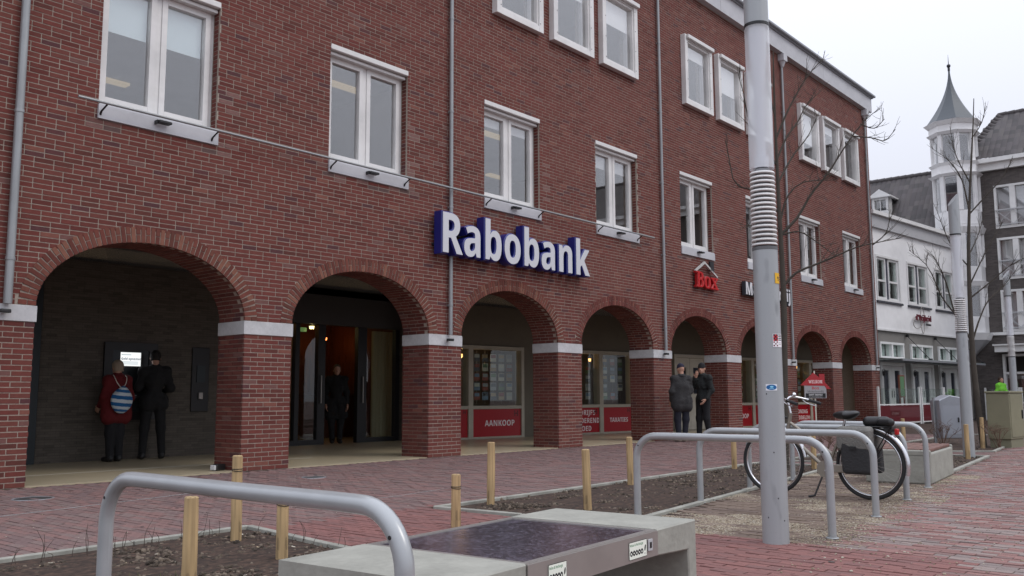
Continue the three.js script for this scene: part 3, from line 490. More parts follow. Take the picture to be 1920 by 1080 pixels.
rail(2.02, 6.98, 8.60, 'grey bicycle rail right behind the tall lamp post');
rail(3.405, 6.80, 8.437, 'grey bicycle rail between the lamp post and the bicycle');
rail(4.86, 6.60, 8.238, 'grey bicycle rail directly against the parked bicycle');
rail(6.25, 6.49, 8.033, 'grey bicycle rail nearest the slatted concrete bench');
// ================================================================ benches
{
  const a = Math.atan2(.154, 1.80), t = thing('granite_bench', 'low concrete bench with dark polished granite top in a steel frame', 'bench', [-2.5, 0, 8.38], a), L = 1.80, D = .775, h = .43;
  const end = (x0, x1, leg) => { const sh = leg < 0 ? poly([[x0, 0], [x0 + .06, 0], [x0 + .075, h - .115], [x1, h - .10], [x1, h], [x0, h]]) : poly([[x0, h - .10], [x1 - .075, h - .115], [x1 - .06, 0], [x1, 0], [x1, h], [x0, h]]); return extrude(sh, D - .012, .006).translate(0, 0, .006); };
  obj('concrete_end', end(0, .415, -1), mat.concrete, t); obj('concrete_end', end(L - .385, L, 1), mat.concrete, t);
  const x0 = .423, x1 = L - .393;
  obj('steel_frame', [bx(x0, x1, h - .10, h + .001, D - .004, D + .004), bx(x0, x1, h - .10, h + .001, -.004, .004), bx(x0, x1, h - .004, h + .004, .004, .036), bx(x0, x1, h - .004, h + .004, D - .036, D - .004), bx(x0, x0 + .03, h - .004, h + .004, .036, D - .036), bx(x1 - .03, x1, h - .004, h + .004, .036, D - .036), bx(x0, x1, h - .10, h - .092, .004, D - .004)], mat.steel, t);
  obj('granite_top', bx(x0 + .031, x1 - .031, h - .03, h + .001, .037, D - .037), PH([.42, .40, .45], { map: rp(tSpeck, 1.2), roughness: .22, clearcoat: .5, clearcoatRoughness: .12 }), t);
  const lab = canvasTex(512, 240, (g, W, H) => { g.fillStyle = '#e9efe2'; g.fillRect(0, 0, W, H); g.strokeStyle = '#222'; g.lineWidth = 6; g.strokeRect(3, 3, W - 6, H - 6); g.fillStyle = '#1c6a3c'; g.font = 'bold 46px sans-serif'; g.fillText('Relax & Recharge', 18, 62); g.fillStyle = '#10141a'; for (let k = 0; k < 5; k++) { const x = 62 + k * 76, y = 156; g.beginPath(); g.arc(x, y, 38, 0, 7); g.fill(); g.fillStyle = '#e9efe2'; if (k % 2) g.fillRect(x - 16, y - 8, 32, 18); else { g.beginPath(); g.arc(x, y + 3, 15, 0, 7); g.fill(); } g.fillStyle = '#10141a'; } g.beginPath(); g.ellipse(460, 120, 20, 44, .3, 0, 7); g.fill(); g.font = '22px sans-serif'; g.fillText('5V 2A', 428, 205); });
  panelTex('info_sticker', .155, .07, x1 - .185, h - .053, D + .0062, lab, t); 
  obj('usb_socket', [rbx(x1 - .098, x1 - .06, h - .072, h - .024, D + .0045, D + .010, .002, 1)], M([.45, .45, .46]), t); obj('socket_hole', bx(x1 - .088, x1 - .07, h - .06, h - .036, D + .0101, D + .0112), mat.black, t);
  panelTex('info_sticker', .12, .07, x1 - .80, h - .052, D + .0062, lab, t);
  const t2 = thing('slatted_bench', 'concrete block bench with reddish slatted seat beside the parking strip', 'bench', [6.5, 0, 7.27], .118), h2 = .385;
  obj('concrete_block', [rbx(0, 1.64, 0, h2 - .03, 0, .72, .025, 3), rbx(0, .06, .3, h2, 0, .72, .02, 3), rbx(1.58, 1.64, .3, h2, 0, .72, .02, 3)], mat.concrete, t2);
  for (let k = 0; k < 6; k++) obj('slat', rbx(.075, 1.565, h2 - .028, h2 + .012, .02 + k * .116, .118 + k * .116, .012, 2), M([.23, .125, .11], { map: rp(tWood, .8, 3), roughness: .65 }), t2);
}
// ================================================================ lamp posts
function lampPost(x, z, label, near) {
  const t = thing('lamp_post', label, 'lamp post', [x, 0, z], 0, 'tall grey cylindrical lamp posts'), r = .0875;
  cyls('shaft', cyl(r + .003, r, -.05, 2.035, 0, 0, 48), mat.pole, t, 1, 1);
  obj('collar', [cyl(r + .001, r + .001, 2.036, 2.06, 0, 0, 40)], M([.12, .125, .13], { roughness: .5 }), t);
  for (let k = 0; k < 17; k++) obj('louvre_ring', lathe([[r - .028, .0], [r + .001, -.004], [r + .003, .004], [r - .002, .014], [r - .028, .018]], 36).translate(0, 2.072 + k * .0325, 0), mat.white, t);
  obj('louvre_core', [cyl(r - .03, r - .03, 2.06, 2.63, 0, 0, 24)], M([.30, .30, .31]), t);
  obj('clear_tube', [cyl(r, r, 2.632, 3.70, 0, 0, 40, true)], PH([.93, .95, .97], { transmission: .62, thickness: 0, roughness: .16, ior: 1.49, side: THREE.DoubleSide }), t);
  obj('reflector', [lathe([[.03, 2.66], [.036, 3.2], [.062, 3.52], [.066, 3.69]], 24), cyl(.05, .05, 2.64, 2.72, 0, 0, 20)], M([.62, .62, .65], { roughness: .5 }), t);
  obj('head_ring', [cyl(r + .003, r + .003, 3.70, 3.722, 0, 0, 40)], mat.black, t);
  const hd = new THREE.CylinderGeometry(r, r, .55, 40, 1); { const p = hd.attributes.position; for (let i = 0; i < p.count; i++) if (p.getY(i) > 0) p.setY(i, p.getY(i) + (p.getX(i) * .647 + p.getZ(i) * .762) * 1.25 + .05); hd.computeVertexNormals(); }
  cyls('head', hd.translate(0, 3.722 + .275, 0), mat.pole, t, 1, .3);
  obj('service_door', [rbx(-.04, .04, .5, .86, r - .006, r + .004, .01, 2)], mat.pole, t).rotation.y = 2.6;
  if (near) {
    const stick = (n, ang, y, w, h, draw) => { const g = new THREE.CylinderGeometry(r + .0035, r + .0035, h, 12, 1, true, ang - w / r / 2, w / r), tx = canvasTex(128, Math.round(128 * h / w), draw); const o = mesh(n, g, new THREE.MeshStandardMaterial({ map: tx, roughness: .5 }), t); o.position.y = y; };
    const face = Math.atan2(-4.487 - x, 11.154 - z);
    stick('yellow_sticker', face + 1.05, 1.83, .055, .075, (g, W, H) => { g.fillStyle = '#e5b21c'; g.fillRect(0, 0, W, H); g.fillStyle = '#1a1712'; g.beginPath(); g.arc(W * .6, H * .45, 22, 0, 7); g.fill(); g.fillRect(W * .5, H * .6, 30, 26); });
    stick('checker_sticker', face + .82, 1.39, .085, .092, (g, W, H) => { g.fillStyle = '#f0eef0'; g.fillRect(0, 0, W, H); const c = 18; for (let j = 0; j < 4; j++) for (let i = 0; i < 3; i++) { g.fillStyle = j < 4 ? ((i + j) % 2 ? '#c2152c' : '#1b1418') : '#fff'; g.fillRect(6 + i * c, 4 + j * c, c, c); } for (let j = 0; j < 3; j++) for (let i = 0; i < 3; i++) { g.fillStyle = (i + j) % 2 ? '#f0eef0' : '#5e0f1a'; g.fillRect(6 + i * c, 80 + j * c, c - 3, c - 3); } g.fillStyle = '#16181c'; for (let j = 0; j < 4; j++) g.fillRect(66, 6 + j * 18, 56, 10); g.fillStyle = '#8a8a8c'; g.fillRect(68, 92, 44, 5); g.fillRect(68, 110, 44, 5); });
    stick('oval_sticker', face + .10, 1.065, .075, .044, (g, W, H) => { g.fillStyle = '#e4e9ee'; g.fillRect(0, 0, W, H); g.fillStyle = '#0f5f9c'; g.beginPath(); g.ellipse(W / 2, H / 2, W * .46, H * .42, 0, 0, 7); g.fill(); g.fillStyle = '#8fd0ea'; g.beginPath(); g.ellipse(W * .52, H * .42, 20, 12, 0, 0, 7); g.fill(); g.fillRect(W * .3, H * .66, 52, 7); });
    const sc = []; for (const [a, y] of [[.1, .62], [-.5, .18], [.75, .16], [-.3, 1.02], [.3, .31]]) sc.push(new THREE.SphereGeometry(.004, 6, 5).scale(1, 1.4, 1).translate(Math.sin(face + a) * (r + .0022), y, Math.cos(face + a) * (r + .0022))); obj('bolt', sc, mat.black, t);
  }
  return t;
}
lampPost(1.587, 8.374, 'tall grey lamp post with louvres, clear tube and stickers, behind the granite bench', true);
lampPost(11.96, 7.05, 'grey lamp post with slanted top standing beside the litter bin');
lampPost(23.2, 5.47, 'grey lamp post with slanted top in front of the dark brick building');
// ================================================================ stakes
function stake(x, z, h, label, lean = 0, wire = false) {
  const t = thing('wooden_stake', label, 'stake', [x, 0, z], 0, 'peeled wooden stakes in the planting beds'); t.rotation.z = lean;
  const g = new THREE.CylinderGeometry(.036, .040, h + .15, 14, 6); { const p = g.attributes.position; for (let i = 0; i < p.count; i++) { const y = p.getY(i), a = Math.atan2(p.getZ(i), p.getX(i)), k = 1 + .13 * (L64(a * 2 + 20 + x * 3, y * 6 + 20 + z) - .5); p.setXYZ(i, p.getX(i) * k, y, p.getZ(i) * k); } g.computeVertexNormals(); }
  const s = obj('post', [g.translate(0, (h - .15) / 2, 0)], mat.wood, t); s.rotation.y = x * 7;
  obj('cut_top', [cyl(.035, .030, h, h + .006, 0, 0, 12)], M([.56, .43, .25], { map: rp(tWood, 6, 6) }), t);
  if (wire) obj('wire_tie', [new THREE.TorusGeometry(.038, .003, 5, 16).rotateX(Math.PI / 2).translate(0, h - .09, 0), new THREE.TorusGeometry(.039, .003, 5, 16).rotateX(Math.PI / 2 + .15).translate(0, h - .10, 0)], mat.black, t);
}
{ const w = thing('guard_wire', 'thin wire strung between the peeled stakes round the grassy bed', 'wire'), P4 = [[-7, .3, 5.6], [-.681, .36, 5.28], [-.917, .34, 6.16], [.776, .30, 6.06]]; for (let i = 0; i < 3; i++) { const a = P4[i], b = P4[i + 1]; obj('strand', tube([a, [(a[0] + b[0]) / 2, (a[1] + b[1]) / 2 - .03, (a[2] + b[2]) / 2], b], .0016, 24, 5), mat.galv, w); } }
stake(-1.93, 6.83, .50, 'peeled stake with knots in the grassy bed behind the lone rail', .005);
stake(-.681, 5.32, .59, 'peeled stake at the corner of the grassy bed, wire tied near its top', .01, true);
stake(-.917, 6.2, .43, 'short peeled stake at the end of the grassy bed behind the bench', 0, true);
stake(.776, 6.1, .40, 'short thick stake standing in the red brick path', 0, true);
stake(2.066, 5.316, .577, 'stake at the near corner of the bare soil bed', -.015);
stake(2.334, 6.25, .53, 'leaning stake at the front edge of the bare soil bed', .05);
stake(4.58, 5.25, .537, 'stake against the back edging of the bare soil bed', .03);
stake(7.481, 5.097, .42, 'stake beside the bare tree behind the lamp post', .0);
stake(6.3, 6.25, .45, 'stake behind the parked bicycle', 0);
stake(8.1, 6.0, .5, 'stake at the far end of the bare soil bed', 0);
stake(9.2, 5.0, .5, 'stake behind the slatted bench', 0);
stake(11.55, 7.13, .54, 'stake right beside the foot of the second lamp post', 0);
stake(14.98, 6.55, .58, 'stake at the foot of the bare tree by the cabinet', -.04);
stake(14.6, 5.2, .55, 'stake left of the litter bin', 0);
// ================================================================ litter bin and cabinet
{
  const t = thing('litter_bin', 'grey metal litter bin with slanted hood on a post', 'litter bin', [16.4, 0, 5.55], -.85);
  const sh = poly([[-.20, .13], [.20, .13], [.27, .80], [.19, .96], [-.02, 1.0], [-.24, .90]]);
  obj('body', extrude(sh, .40, .015).translate(0, 0, -.2), M([.40, .42, .46], { map: rp(tPatch, 1), roughness: .4, metalness: .2 }), t);
  obj('opening', bx(.205, .25, .84, .93, -.15, .15), mat.black, t); obj('post', cyl(.03, .03, -.05, .97, -.27, 0, 12), mat.galv, t); obj('door_seam', [bx(-.19, .19, .2, .8, .2155, .2175)], M([.36, .38, .42], { roughness: .45 }), t); obj('latch', bx(.12, .15, .45, .55, .2176, .225), mat.black, t);
  const c = thing('utility_cabinet', 'olive green street cabinet at the edge of the far bed', 'cabinet', [15.35, 0, 6.62], -.10), om = M([.235, .225, .145], { map: rp(tPatch, .9), roughness: .55 });
  obj('plinth', bx(-.0, .72, -.05, .16, -.02, .36), M([.20, .195, .13]), c); obj('body', rbx(-.03, .75, .161, 1.05, -.04, .38, .012, 2), om, c); obj('lid', rbx(-.05, .77, 1.051, 1.09, -.06, .40, .012, 2), om, c);
  obj('door', rbx(.0, .72, .2, 1.02, .375, .392, .005, 1), om, c); obj('door_latch', rbx(.60, .64, .55, .72, .392, .412, .006, 1), mat.black, c);
  // the estate agent's board
  const s = thing('agent_board', 'house shaped agent board with red roof reading WELKOM on a white post', 'sign', [21.72, 0, .55], -.55); s.scale.x = .62;
  obj('post', bx(-.03, .03, -.02, 1.75, -.03, .0), M([.62, .6, .5]), s);
  obj('red_roof', extrude(poly([[-.82, 1.33], [-.1, 1.70], [.22, 1.55], [.22, 1.66], [.52, 1.66], [.52, 1.42], [.86, 1.22], [.62, 1.22], [.5, 1.31], [-.6, 1.32]]), .03).translate(0, 0, .004), mat.red, s);
  obj('board', bx(-.62, .6, .95, 1.32, .004, .028), M([.40, .40, .41]), s);
  const tx = canvasTex(512, 310, (g, W, H) => { g.fillStyle = '#9b999b'; g.fillRect(0, 0, W, H); g.fillStyle = '#b3141f'; g.font = 'bold 96px serif'; g.textAlign = 'center'; g.fillText('Box', W / 2, 92); g.fillStyle = '#2b2b2e'; g.font = '68px serif'; g.fillText('Makelaardij', W / 2, 168); g.fillStyle = '#101013'; g.fillRect(20, 190, W - 40, 112); g.fillStyle = '#d8d8d8'; g.font = 'bold 56px sans-serif'; g.fillText('0497-360102', W / 2, 246); g.font = '30px sans-serif'; g.fillText('www.boxmakelaardij.nl', W / 2, 288); });
  panelTex('board_print', 1.2, .365, -.01, 1.135, .0295, tx, s);
  const tw = canvasTex(256, 64, (g, W, H) => { g.fillStyle = '#a80d1c'; g.fillRect(0, 0, W, H); g.fillStyle = '#e8e0de'; g.font = 'bold 50px serif'; g.textAlign = 'center'; g.fillText('WELKOM', W / 2, 49); });
  panelTex('roof_print', .82, .17, 0, 1.43, .0355, tw, s);
}
// ================================================================ white restaurant building
{
  const t = thing('restaurant_building', 'low white rendered building with grey ground floor and flat cornice', 'building', [29.02, 0, -.15], -6 * Math.PI / 180);
  const wm = M([.82, .815, .81], { map: rp(tPatch, .35), roughness: .9 }), gm = M([.20, .19, .175], { map: rp(tPatch, .5), roughness: .9 }), wf = mat.white;
  const ups = [[.44, 2.48], [3.13, 5.15], [5.78, 7.8]], L = 9.3;
  const rows = (y0, y1, y2, y3, m, nm) => { const s = poly([[.02, y0], [L, y0], [L, y3], [.02, y3]]); for (const [a, b] of ups) { const h = new THREE.Path(); h.moveTo(a, y1); h.lineTo(a, y2); h.lineTo(b, y2); h.lineTo(b, y1); h.closePath(); s.holes.push(h); } return obj(nm, extrude(s, .3).translate(0, 0, -.3), m, t); };
  rows(3.44, 4.5, 6.22, 7.2, wm, 'wall');
  { const s = poly([[.02, 0], [L, 0], [L, 3.439], [.02, 3.439]]); for (const [a, b] of ups) for (const [c, d] of [[.02, 2.24], [2.40, 2.99]]) { const h = new THREE.Path(); h.moveTo(a, c); h.lineTo(a, d); h.lineTo(b, d); h.lineTo(b, c); h.closePath(); s.holes.push(h); } obj('ground_floor_wall', extrude(s, .3).translate(0, 0, -.34), gm, t); }
  obj('corner_strip', bx(.0, .16, 3.2, 7.19, .002, .05), wf, t);
  obj('cornice', [bx(-.0, L, 7.2, 7.66, -.3, .12)], M([.46, .46, .47], { map: rp(tPatch, .5) }), t); obj('coping', [bx(-.02, L, 7.661, 7.80, -.3, .24)], mat.white, t);
  obj('string_course', bx(.02, L, 3.40, 3.46, .002, .05), wf, t);
  obj('room_back', [bx(.05, L, 0, 7.1, -4.2, -4.0), bx(.05, L, 3.3, 3.5, -3.99, -.36), bx(.05, L, 6.9, 7.05, -3.99, -.36)], M([.22, .21, .2]), t); obj('roof', bx(0, L, 7.2, 7.4, -8, -.31), mat.zinc, t); obj('flank_wall', bx(L - .3, L, 0, 7.2, -8, -.35), wm, t);
  for (const [a, b] of ups) {
    const w = group('window', t), m = (a + b) / 2; obj('frame', [bx(a, b, 6.14, 6.22, -.2, .03), bx(a, b, 4.5, 4.58, -.2, .03), bx(a, a + .08, 4.58, 6.14, -.2, .028), bx(b - .08, b, 4.58, 6.14, -.2, .028)], wf, w);
    obj('mullion', bx(m - .10, m + .10, 4.58, 6.14, -.2, -.06), M([.02, .022, .045], { roughness: .5 }), w); obj('sill', bx(a - .06, b + .06, 4.42, 4.498, -.1, .07), M([.05, .05, .06]), w);
    for (const [p, q] of [[a + .08, m - .10], [m + .10, b - .08]]) { const f = .07, z0 = -.14, z1 = -.03; obj('sash', [bx(p, p + f, 4.58, 6.14, z0, z1), bx(q - f, q, 4.58, 6.14, z0, z1), bx(p + f, q - f, 4.58, 4.66, z0, z1), bx(p + f, q - f, 6.06, 6.14, z0, z1), bx(p + f, q - f, 5.24, 5.31, z0, z1)], wf, w); obj('pane', bx(p + f, q - f, 4.66, 5.24, -.09, -.085), mat.shopGlass, w); obj('pane', bx(p + f, q - f, 5.31, 6.06, -.09, -.085), mat.shopGlass, w); obj('curtain', bx(p + .05, q - .05, 5.0, 6.1, -.32, -.31), M([.62, .64, .63], { roughness: 1 }), w); }
    const o = group('top_light', t); obj('frame', [bx(a, b, 2.91, 2.99, -.2, -.26 + .3), bx(a, b, 2.40, 2.46, -.2, .03), bx(a, a + .09, 2.46, 2.91, -.2, .03), bx(b - .09, b, 2.46, 2.91, -.2, .03), bx(m - .06, m + .06, 2.46, 2.91, -.2, .03)], wf, o); for (const [p, q] of [[a + .09, m - .06], [m + .06, b - .09]]) { obj('pane', bx(p, q, 2.46, 2.91, -.09, -.085), mat.shopGlass, o); obj('blind', bx(p, q, 2.46, 2.9, -.26, -.25), M([.5, .55, .53]), o); }
    const d = group('double_door', t); obj('door_frame', [bx(a, a + .09, .02, 2.24, -.2, .03), bx(b - .09, b, .02, 2.24, -.2, .03), bx(a + .09, b - .09, 2.12, 2.24, -.2, .03)], wf, d);
    for (const [p, q] of [[a + .095, m - .005], [m + .005, b - .095]]) { const f = .24; obj('door_leaf', [bx(p, p + f, .03, 2.115, -.14, -.05), bx(q - f, q, .03, 2.115, -.14, -.05), bx(p + f, q - f, .03, .3, -.14, -.05), bx(p + f, q - f, 1.95, 2.115, -.14, -.05)], wf, d); obj('door_glass', bx(p + f, q - f, .3, 1.95, -.1, -.09), PH([.025, .03, .045], { roughness: .06 }), d); }
    obj('door_handle', [bar([m - .1, .95, -.03], [m - .1, 1.2, -.03], .012), bar([m + .1, .95, -.03], [m + .1, 1.2, -.03], .012)], mat.black, d);
    // glass canopy with tie rods
    const c = group('canopy', t); obj('canopy_glass', bx(a - .3, b + .34, 2.315, 2.33, .02, .95), PH([.55, .62, .6], { transmission: .5, thickness: 0, roughness: .25 }), c); obj('canopy_beam', [bx(a - .3, b + .34, 2.25, 2.314, .90, .95), bx(a - .3, b + .34, 2.24, 2.31, .02, .07), bx(a + .1, a + .15, 2.26, 2.314, .07, .9), bx(b - .15, b - .1, 2.26, 2.314, .07, .9)], mat.zinc, c);
    obj('tie_rod', bar([b + .28, 3.28, .05], [b + .28, 2.34, .88], .013), mat.black, c); obj('rod_bracket', [bx(b + .24, b + .32, 3.24, 3.34, .003, .10), bx(b + .2, b + .36, 2.331, 2.39, .82, .92)], mat.black, c);
    const l = group('wall_lantern', t); obj('lantern_body', [new THREE.TorusGeometry(.13, .012, 6, 16).translate(a - .1, 1.85, .16), cyl(.03, .05, 1.75, 1.9, a - .1, .16, 8)], mat.black, l);
  }
  const sg = thing('logo_sign', 'red script lettering over thin steel loops on the white wall', 'sign', [29.02 + 4.15 * .9945, 0, -.15 + 4.15 * .1045 + .02], -6 * Math.PI / 180);
  obj('loop', [new THREE.TorusGeometry(.45, .014, 6, 30).scale(.42, 1.15, 1).translate(.0, 3.97, .08), new THREE.TorusGeometry(.36, .014, 6, 30).scale(1.3, .7, 1).rotateZ(.25).translate(-.42, 3.88, .08)], mat.steel, sg);
  obj('lettering', extrude(serif.generateShapes("d'Vrijheid", .22), .03).scale(.95, 1, 1).translate(-.72, 3.93, .10), PH([.13, .008, .02], { roughness: .4 }), sg);
  obj('small_lettering', extrude(font.generateShapes('taverne', .09), .02).translate(.25, 3.76, .10), mat.dark, sg);
  obj('mount', bx(-.6, .8, 3.95, 3.97, .0, .10), mat.steel, sg);
}
// terrace windscreens
function windscreen(x, z, turn, w, label) {
  const t = thing('terrace_screen', label, 'windscreen', [x, 0, z], turn, 'dark red terrace windscreens');
  for (const q of [0, w]) obj('post', rbx(q - .035, q + .035, 0, 1.33, -.035, .035, .008, 1), mat.white, t);
  obj('red_panel', bx(.04, w - .04, .10, .68, -.012, .012), PH([.11, .006, .012], { roughness: .35, clearcoat: .4 }), t); obj('rail', [bx(.036, w - .036, .69, .735, -.02, .02)], mat.white, t); obj('bottom_rail', bx(.036, w - .036, .055, .095, -.02, .02), mat.white, t);
  obj('glass', bx(.04, w - .04, .74, 1.27, -.004, .004), mat.shopGlass, t);
  return t;
}
{
  const c = Math.cos(6 * Math.PI / 180), s = Math.sin(6 * Math.PI / 180), o = .8, at = q => [29.02 + q * c - s * o, -.15 + q * s + c * o];
  const t1 = windscreen(...at(-1.62), -6 * Math.PI / 180, 3.34, 'long dark red windscreen with faint lettering beside the last brick pier');
  const tx = canvasTex(256, 64, (g, W, H) => { g.fillStyle = '#4d0a12'; g.fillRect(0, 0, W, H); g.fillStyle = '#8f7f7c'; g.font = 'italic 40px serif'; g.fillText("d'Vrijheid", 30, 44); }); panelTex('panel_print', .8, .2, 1.25, .40, .0135, tx, t1);
  windscreen(...at(1.9), -6 * Math.PI / 180, 1.98, 'short dark red windscreen standing left of the litter bin');
  windscreen(...at(4.0), -6 * Math.PI / 180, 2.1, 'dark red windscreen hidden partly by the second lamp post');
  windscreen(37.0, 1.57, -Math.PI / 2, 1.25, 'dark red windscreen behind the olive cabinet'); windscreen(37.0, 2.9, -Math.PI / 2, 1.3, 'dark red windscreen beyond the olive cabinet by the third lamp post');
  const b = thing('menu_board', 'small framed menu board on the wall at the restaurant corner', 'board', [29.02 + .2, 0, .55], -.1); obj('board_frame', [bx(0, .45, .95, 1.75, 0, .05)], M([.16, .05, .03]), b); obj('board_sheet', bx(.05, .4, 1.0, 1.7, .051, .056), M([.10, .20, .10]), b); obj('leg', [bx(.03, .07, 0, .95, .0, .04), bx(.38, .42, 0, .95, 0, .04)], M([.16, .05, .03]), b);
}
// ================================================================ dark brick building with corner turret
{
  const t = thing('turret_building', 'dark brick building with tiled roof and white windows behind the restaurant', 'building', [38.5, 0, 0], -Math.PI / 2);   // local x runs along world z, local z faces the square
  const db = M([.115, .10, .094], { map: rp(tDash, .45), roughness: .9 });
  const cols = [2.07]; for (let k = 1; k < 7; k++) cols.push(2.07 + k * 2.75); const rowsY = [[3.7, 5.48], [5.93, 7.73], [8.14, 10.03]];
  const s = poly([[-8, 0], [22, 0], [22, 10.7], [1, 10.7], [1, 8], [-8, 8]]); const hole = (a, b, y0, y1) => { const h = new THREE.Path(); h.moveTo(a, y0); h.lineTo(a, y1); h.lineTo(b, y1); h.lineTo(b, y0); h.closePath(); s.holes.push(h); };
  for (const c of cols) { for (const [a, b] of rowsY) hole(c, c + 1.42, a, b); hole(c - .1, c + 1.7, .05, 2.75); }
  obj('wall', extrude(s, .35).translate(0, 0, -.35), db, t);
  obj('room_back', [bx(-8, 22, 0, 10.6, -3.3, -3.0), bx(1.2, 22, 3.2, 3.5, -2.99, -.36), bx(1.2, 22, 5.6, 5.8, -2.99, -.36), bx(1.2, 22, 7.85, 8.0, -2.99, -.36)], M([.16, .155, .15]), t);
  obj('cornice', [bx(.9, 22.2, 10.71, 11.02, -.35, .2), bx(.9, 22.2, 11.021, 11.2, -.35, .42)], mat.white, t); obj('ledge', bx(1.3, 22, 3.56, 3.68, .003, .12), mat.white, t);
  for (const c of cols) {
    for (const [a, b] of rowsY) { const w = group('window', t), m = c + .71; obj('frame', [bx(c, c + .09, a, b, -.2, .03), bx(c + 1.33, c + 1.42, a, b, -.2, .03), bx(c + .09, c + 1.33, a, a + .1, -.2, .03), bx(c + .09, c + 1.33, b - .09, b, -.2, .03), bx(m - .11, m + .11, a + .1, b - .09, -.2, .02)], mat.white, w); for (const [p, q] of [[c + .09, m - .11], [m + .11, c + 1.33]]) { obj('pane', bx(p, q, a + .1, b - .09, -.1, -.095), mat.glass, w); obj('curtain', bx(p, q, a + .12, b - .1, -.34, -.33), M([.5, .51, .52], { roughness: 1 }), w); }
      obj('balustrade', [bx(c + .02, c + 1.40, a + .78, a + .82, .06, .1), bx(c + .02, c + 1.4, a + .14, a + .17, .06, .1), bar([c + .05, a + .16, .08], [m, a + .78, .08], .012), bar([m, a + .16, .08], [c + .05, a + .78, .08], .012), bar([m, a + .16, .08], [c + 1.38, a + .78, .08], .012), bar([c + 1.38, a + .16, .08], [m, a + .78, .08], .012)], M([.5, .51, .52]), w); }
    const d = group('shop_window', t); obj('frame', [bx(c - .1, c, .05, 2.75, -.2, .03), bx(c + 1.6, c + 1.7, .05, 2.75, -.2, .03), bx(c, c + 1.6, 2.65, 2.75, -.2, .03), bx(c, c + 1.6, 1.9, 2.0, -.2, .03), bx(c, c + 1.6, .05, .5, -.2, .03)], mat.white, d); obj('pane', [bx(c, c + 1.6, .5, 1.9, -.1, -.09)], mat.glass, d);
  }
  obj('door_canopy', [bx(1.85, 6.6, 2.82, 3.08, .003, .75), bx(1.8, 6.65, 3.081, 3.14, .003, .85)], mat.white, t);
  // roofs with pantiles
  const tileG = new THREE.CylinderGeometry(.16, .16, .36, 5, 1, true, -.9, 1.8).rotateX(-Math.PI / 2).scale(1, .45, 1); tileG.translate(0, -.05, 0);
  const tl = []; const slope = (x0, x1, y0, z0, y1, z1, f) => { const a = Math.atan2(y1 - y0, z0 - z1), len = Math.hypot(y1 - y0, z1 - z0), n = Math.floor(len / .33); for (let r = 0; r < n; r++) { const u = (r + .5) / n, y = y0 + (y1 - y0) * u, z = z0 + (z1 - z0) * u; for (let x = x0 + .12; x < x1; x += .235) { if (f && !f(x, y)) continue; tl.push({ x, y: y + .05, z: z, sx: 1, sy: 1, sz: 1, rx: a + .06, s: Math.floor(R() * 5) }); } } };
  slope(1.2, 22, 11.2, .25, 13.8, -2.6, (x, y) => x > 1.3 + (y - 12.6) * .55 && x < 21); slope(-8, 1.0, 8.0, .3, 11.65, -3.0);
  const rm = M([.07, .062, .062], { roughness: .8 }); const roof = group('roof', t);
  obj('roof_deck', [extrude(poly([[.25, 11.2], [-2.6, 13.8], [-5.4, 11.2]]), 20).rotateY(-Math.PI / 2).translate(22, 0, 0)], rm, roof);
  obj('roof_deck', [extrude(poly([[.3, 7.98], [-3.0, 11.63], [-6.2, 7.98]]), 8.9).rotateY(-Math.PI / 2).translate(.9, 0, 0)], rm, roof);
  const ridge = []; for (let x = 2.1; x < 21; x += .34) ridge.push(new THREE.CylinderGeometry(.11, .13, .36, 8).rotateZ(Math.PI / 2).translate(x, 13.84, -2.6)); for (let x = -8; x < .8; x += .34) ridge.push(new THREE.CylinderGeometry(.11, .13, .36, 8).rotateZ(Math.PI / 2).translate(x, 11.70, -3)); for (let k = 0; k < 10; k++) ridge.push(new THREE.CylinderGeometry(.11, .13, .36, 8).rotateZ(.95).translate(1.35 + k * .075, 12.2 + k * .165, -.85 - k * .18)); obj('ridge_tile', ridge, rm, roof).userData.kind = 'stuff';
  scatter('roof_tile', tileG, M([1, 1, 1], { roughness: .75, side: THREE.DoubleSide }), tl, roof, [[.085, .075, .075], [.07, .062, .064], [.10, .09, .088], [.06, .055, .056], [.09, .08, .082]]);
  // dormer
  const d = group('dormer', t); obj('dormer_front', [bx(-3.35, -3.24, 9.2, 10.42, -1.3, -.75), bx(-2.71, -2.6, 9.2, 10.42, -1.3, -.75), bx(-3.24, -2.71, 9.2, 9.75, -1.3, -.76), bx(-3.24, -2.71, 10.28, 10.42, -1.3, -.76), bx(-2.99, -2.96, 9.75, 10.28, -.8, -.76)], mat.white, d); obj('dormer_cheek', [bx(-3.34, -2.61, 9.0, 10.4, -2.6, -1.31)], mat.dark, d);
  obj('pediment', [extrude(poly([[-3.5, 10.43], [-2.45, 10.43], [-2.97, 10.78]]), 1.9).translate(0, 0, -2.55), bx(-3.5, -2.45, 10.38, 10.45, -2.5, -.62)], mat.white, d); obj('pane', bx(-3.24, -2.71, 9.75, 10.28, -.9, -.89), mat.glass, d);
  // turret
  const q = group('turret', t); q.position.set(.68, 0, .35); const oct = (r0, r1, y0, y1) => new THREE.CylinderGeometry(r1, r0, y1 - y0, 8).rotateY(Math.PI / 8).translate(0, (y0 + y1) / 2, 0);
  const sp = []; for (let k = 0; k <= 14; k++) { const u = k / 14; sp.push([.035 + 1.07 * Math.pow(1 - u, 1.9), 12.95 + 2.55 * u]); } 
  obj('spire', new THREE.LatheGeometry(sp.map(p => new THREE.Vector2(...p)), 8).rotateY(Math.PI / 8).toNonIndexed().deleteAttribute('normal'), M([.075, .086, .096], { roughness: .45, metalness: .2, flatShading: true, side: THREE.DoubleSide }), q);
  obj('finial', [cyl(.05, .05, 15.45, 15.6, 0, 0, 10), new THREE.SphereGeometry(.085, 12, 8).translate(0, 15.68, 0), cyl(.02, .004, 15.7, 16.2, 0, 0, 6)], mat.dark, q);
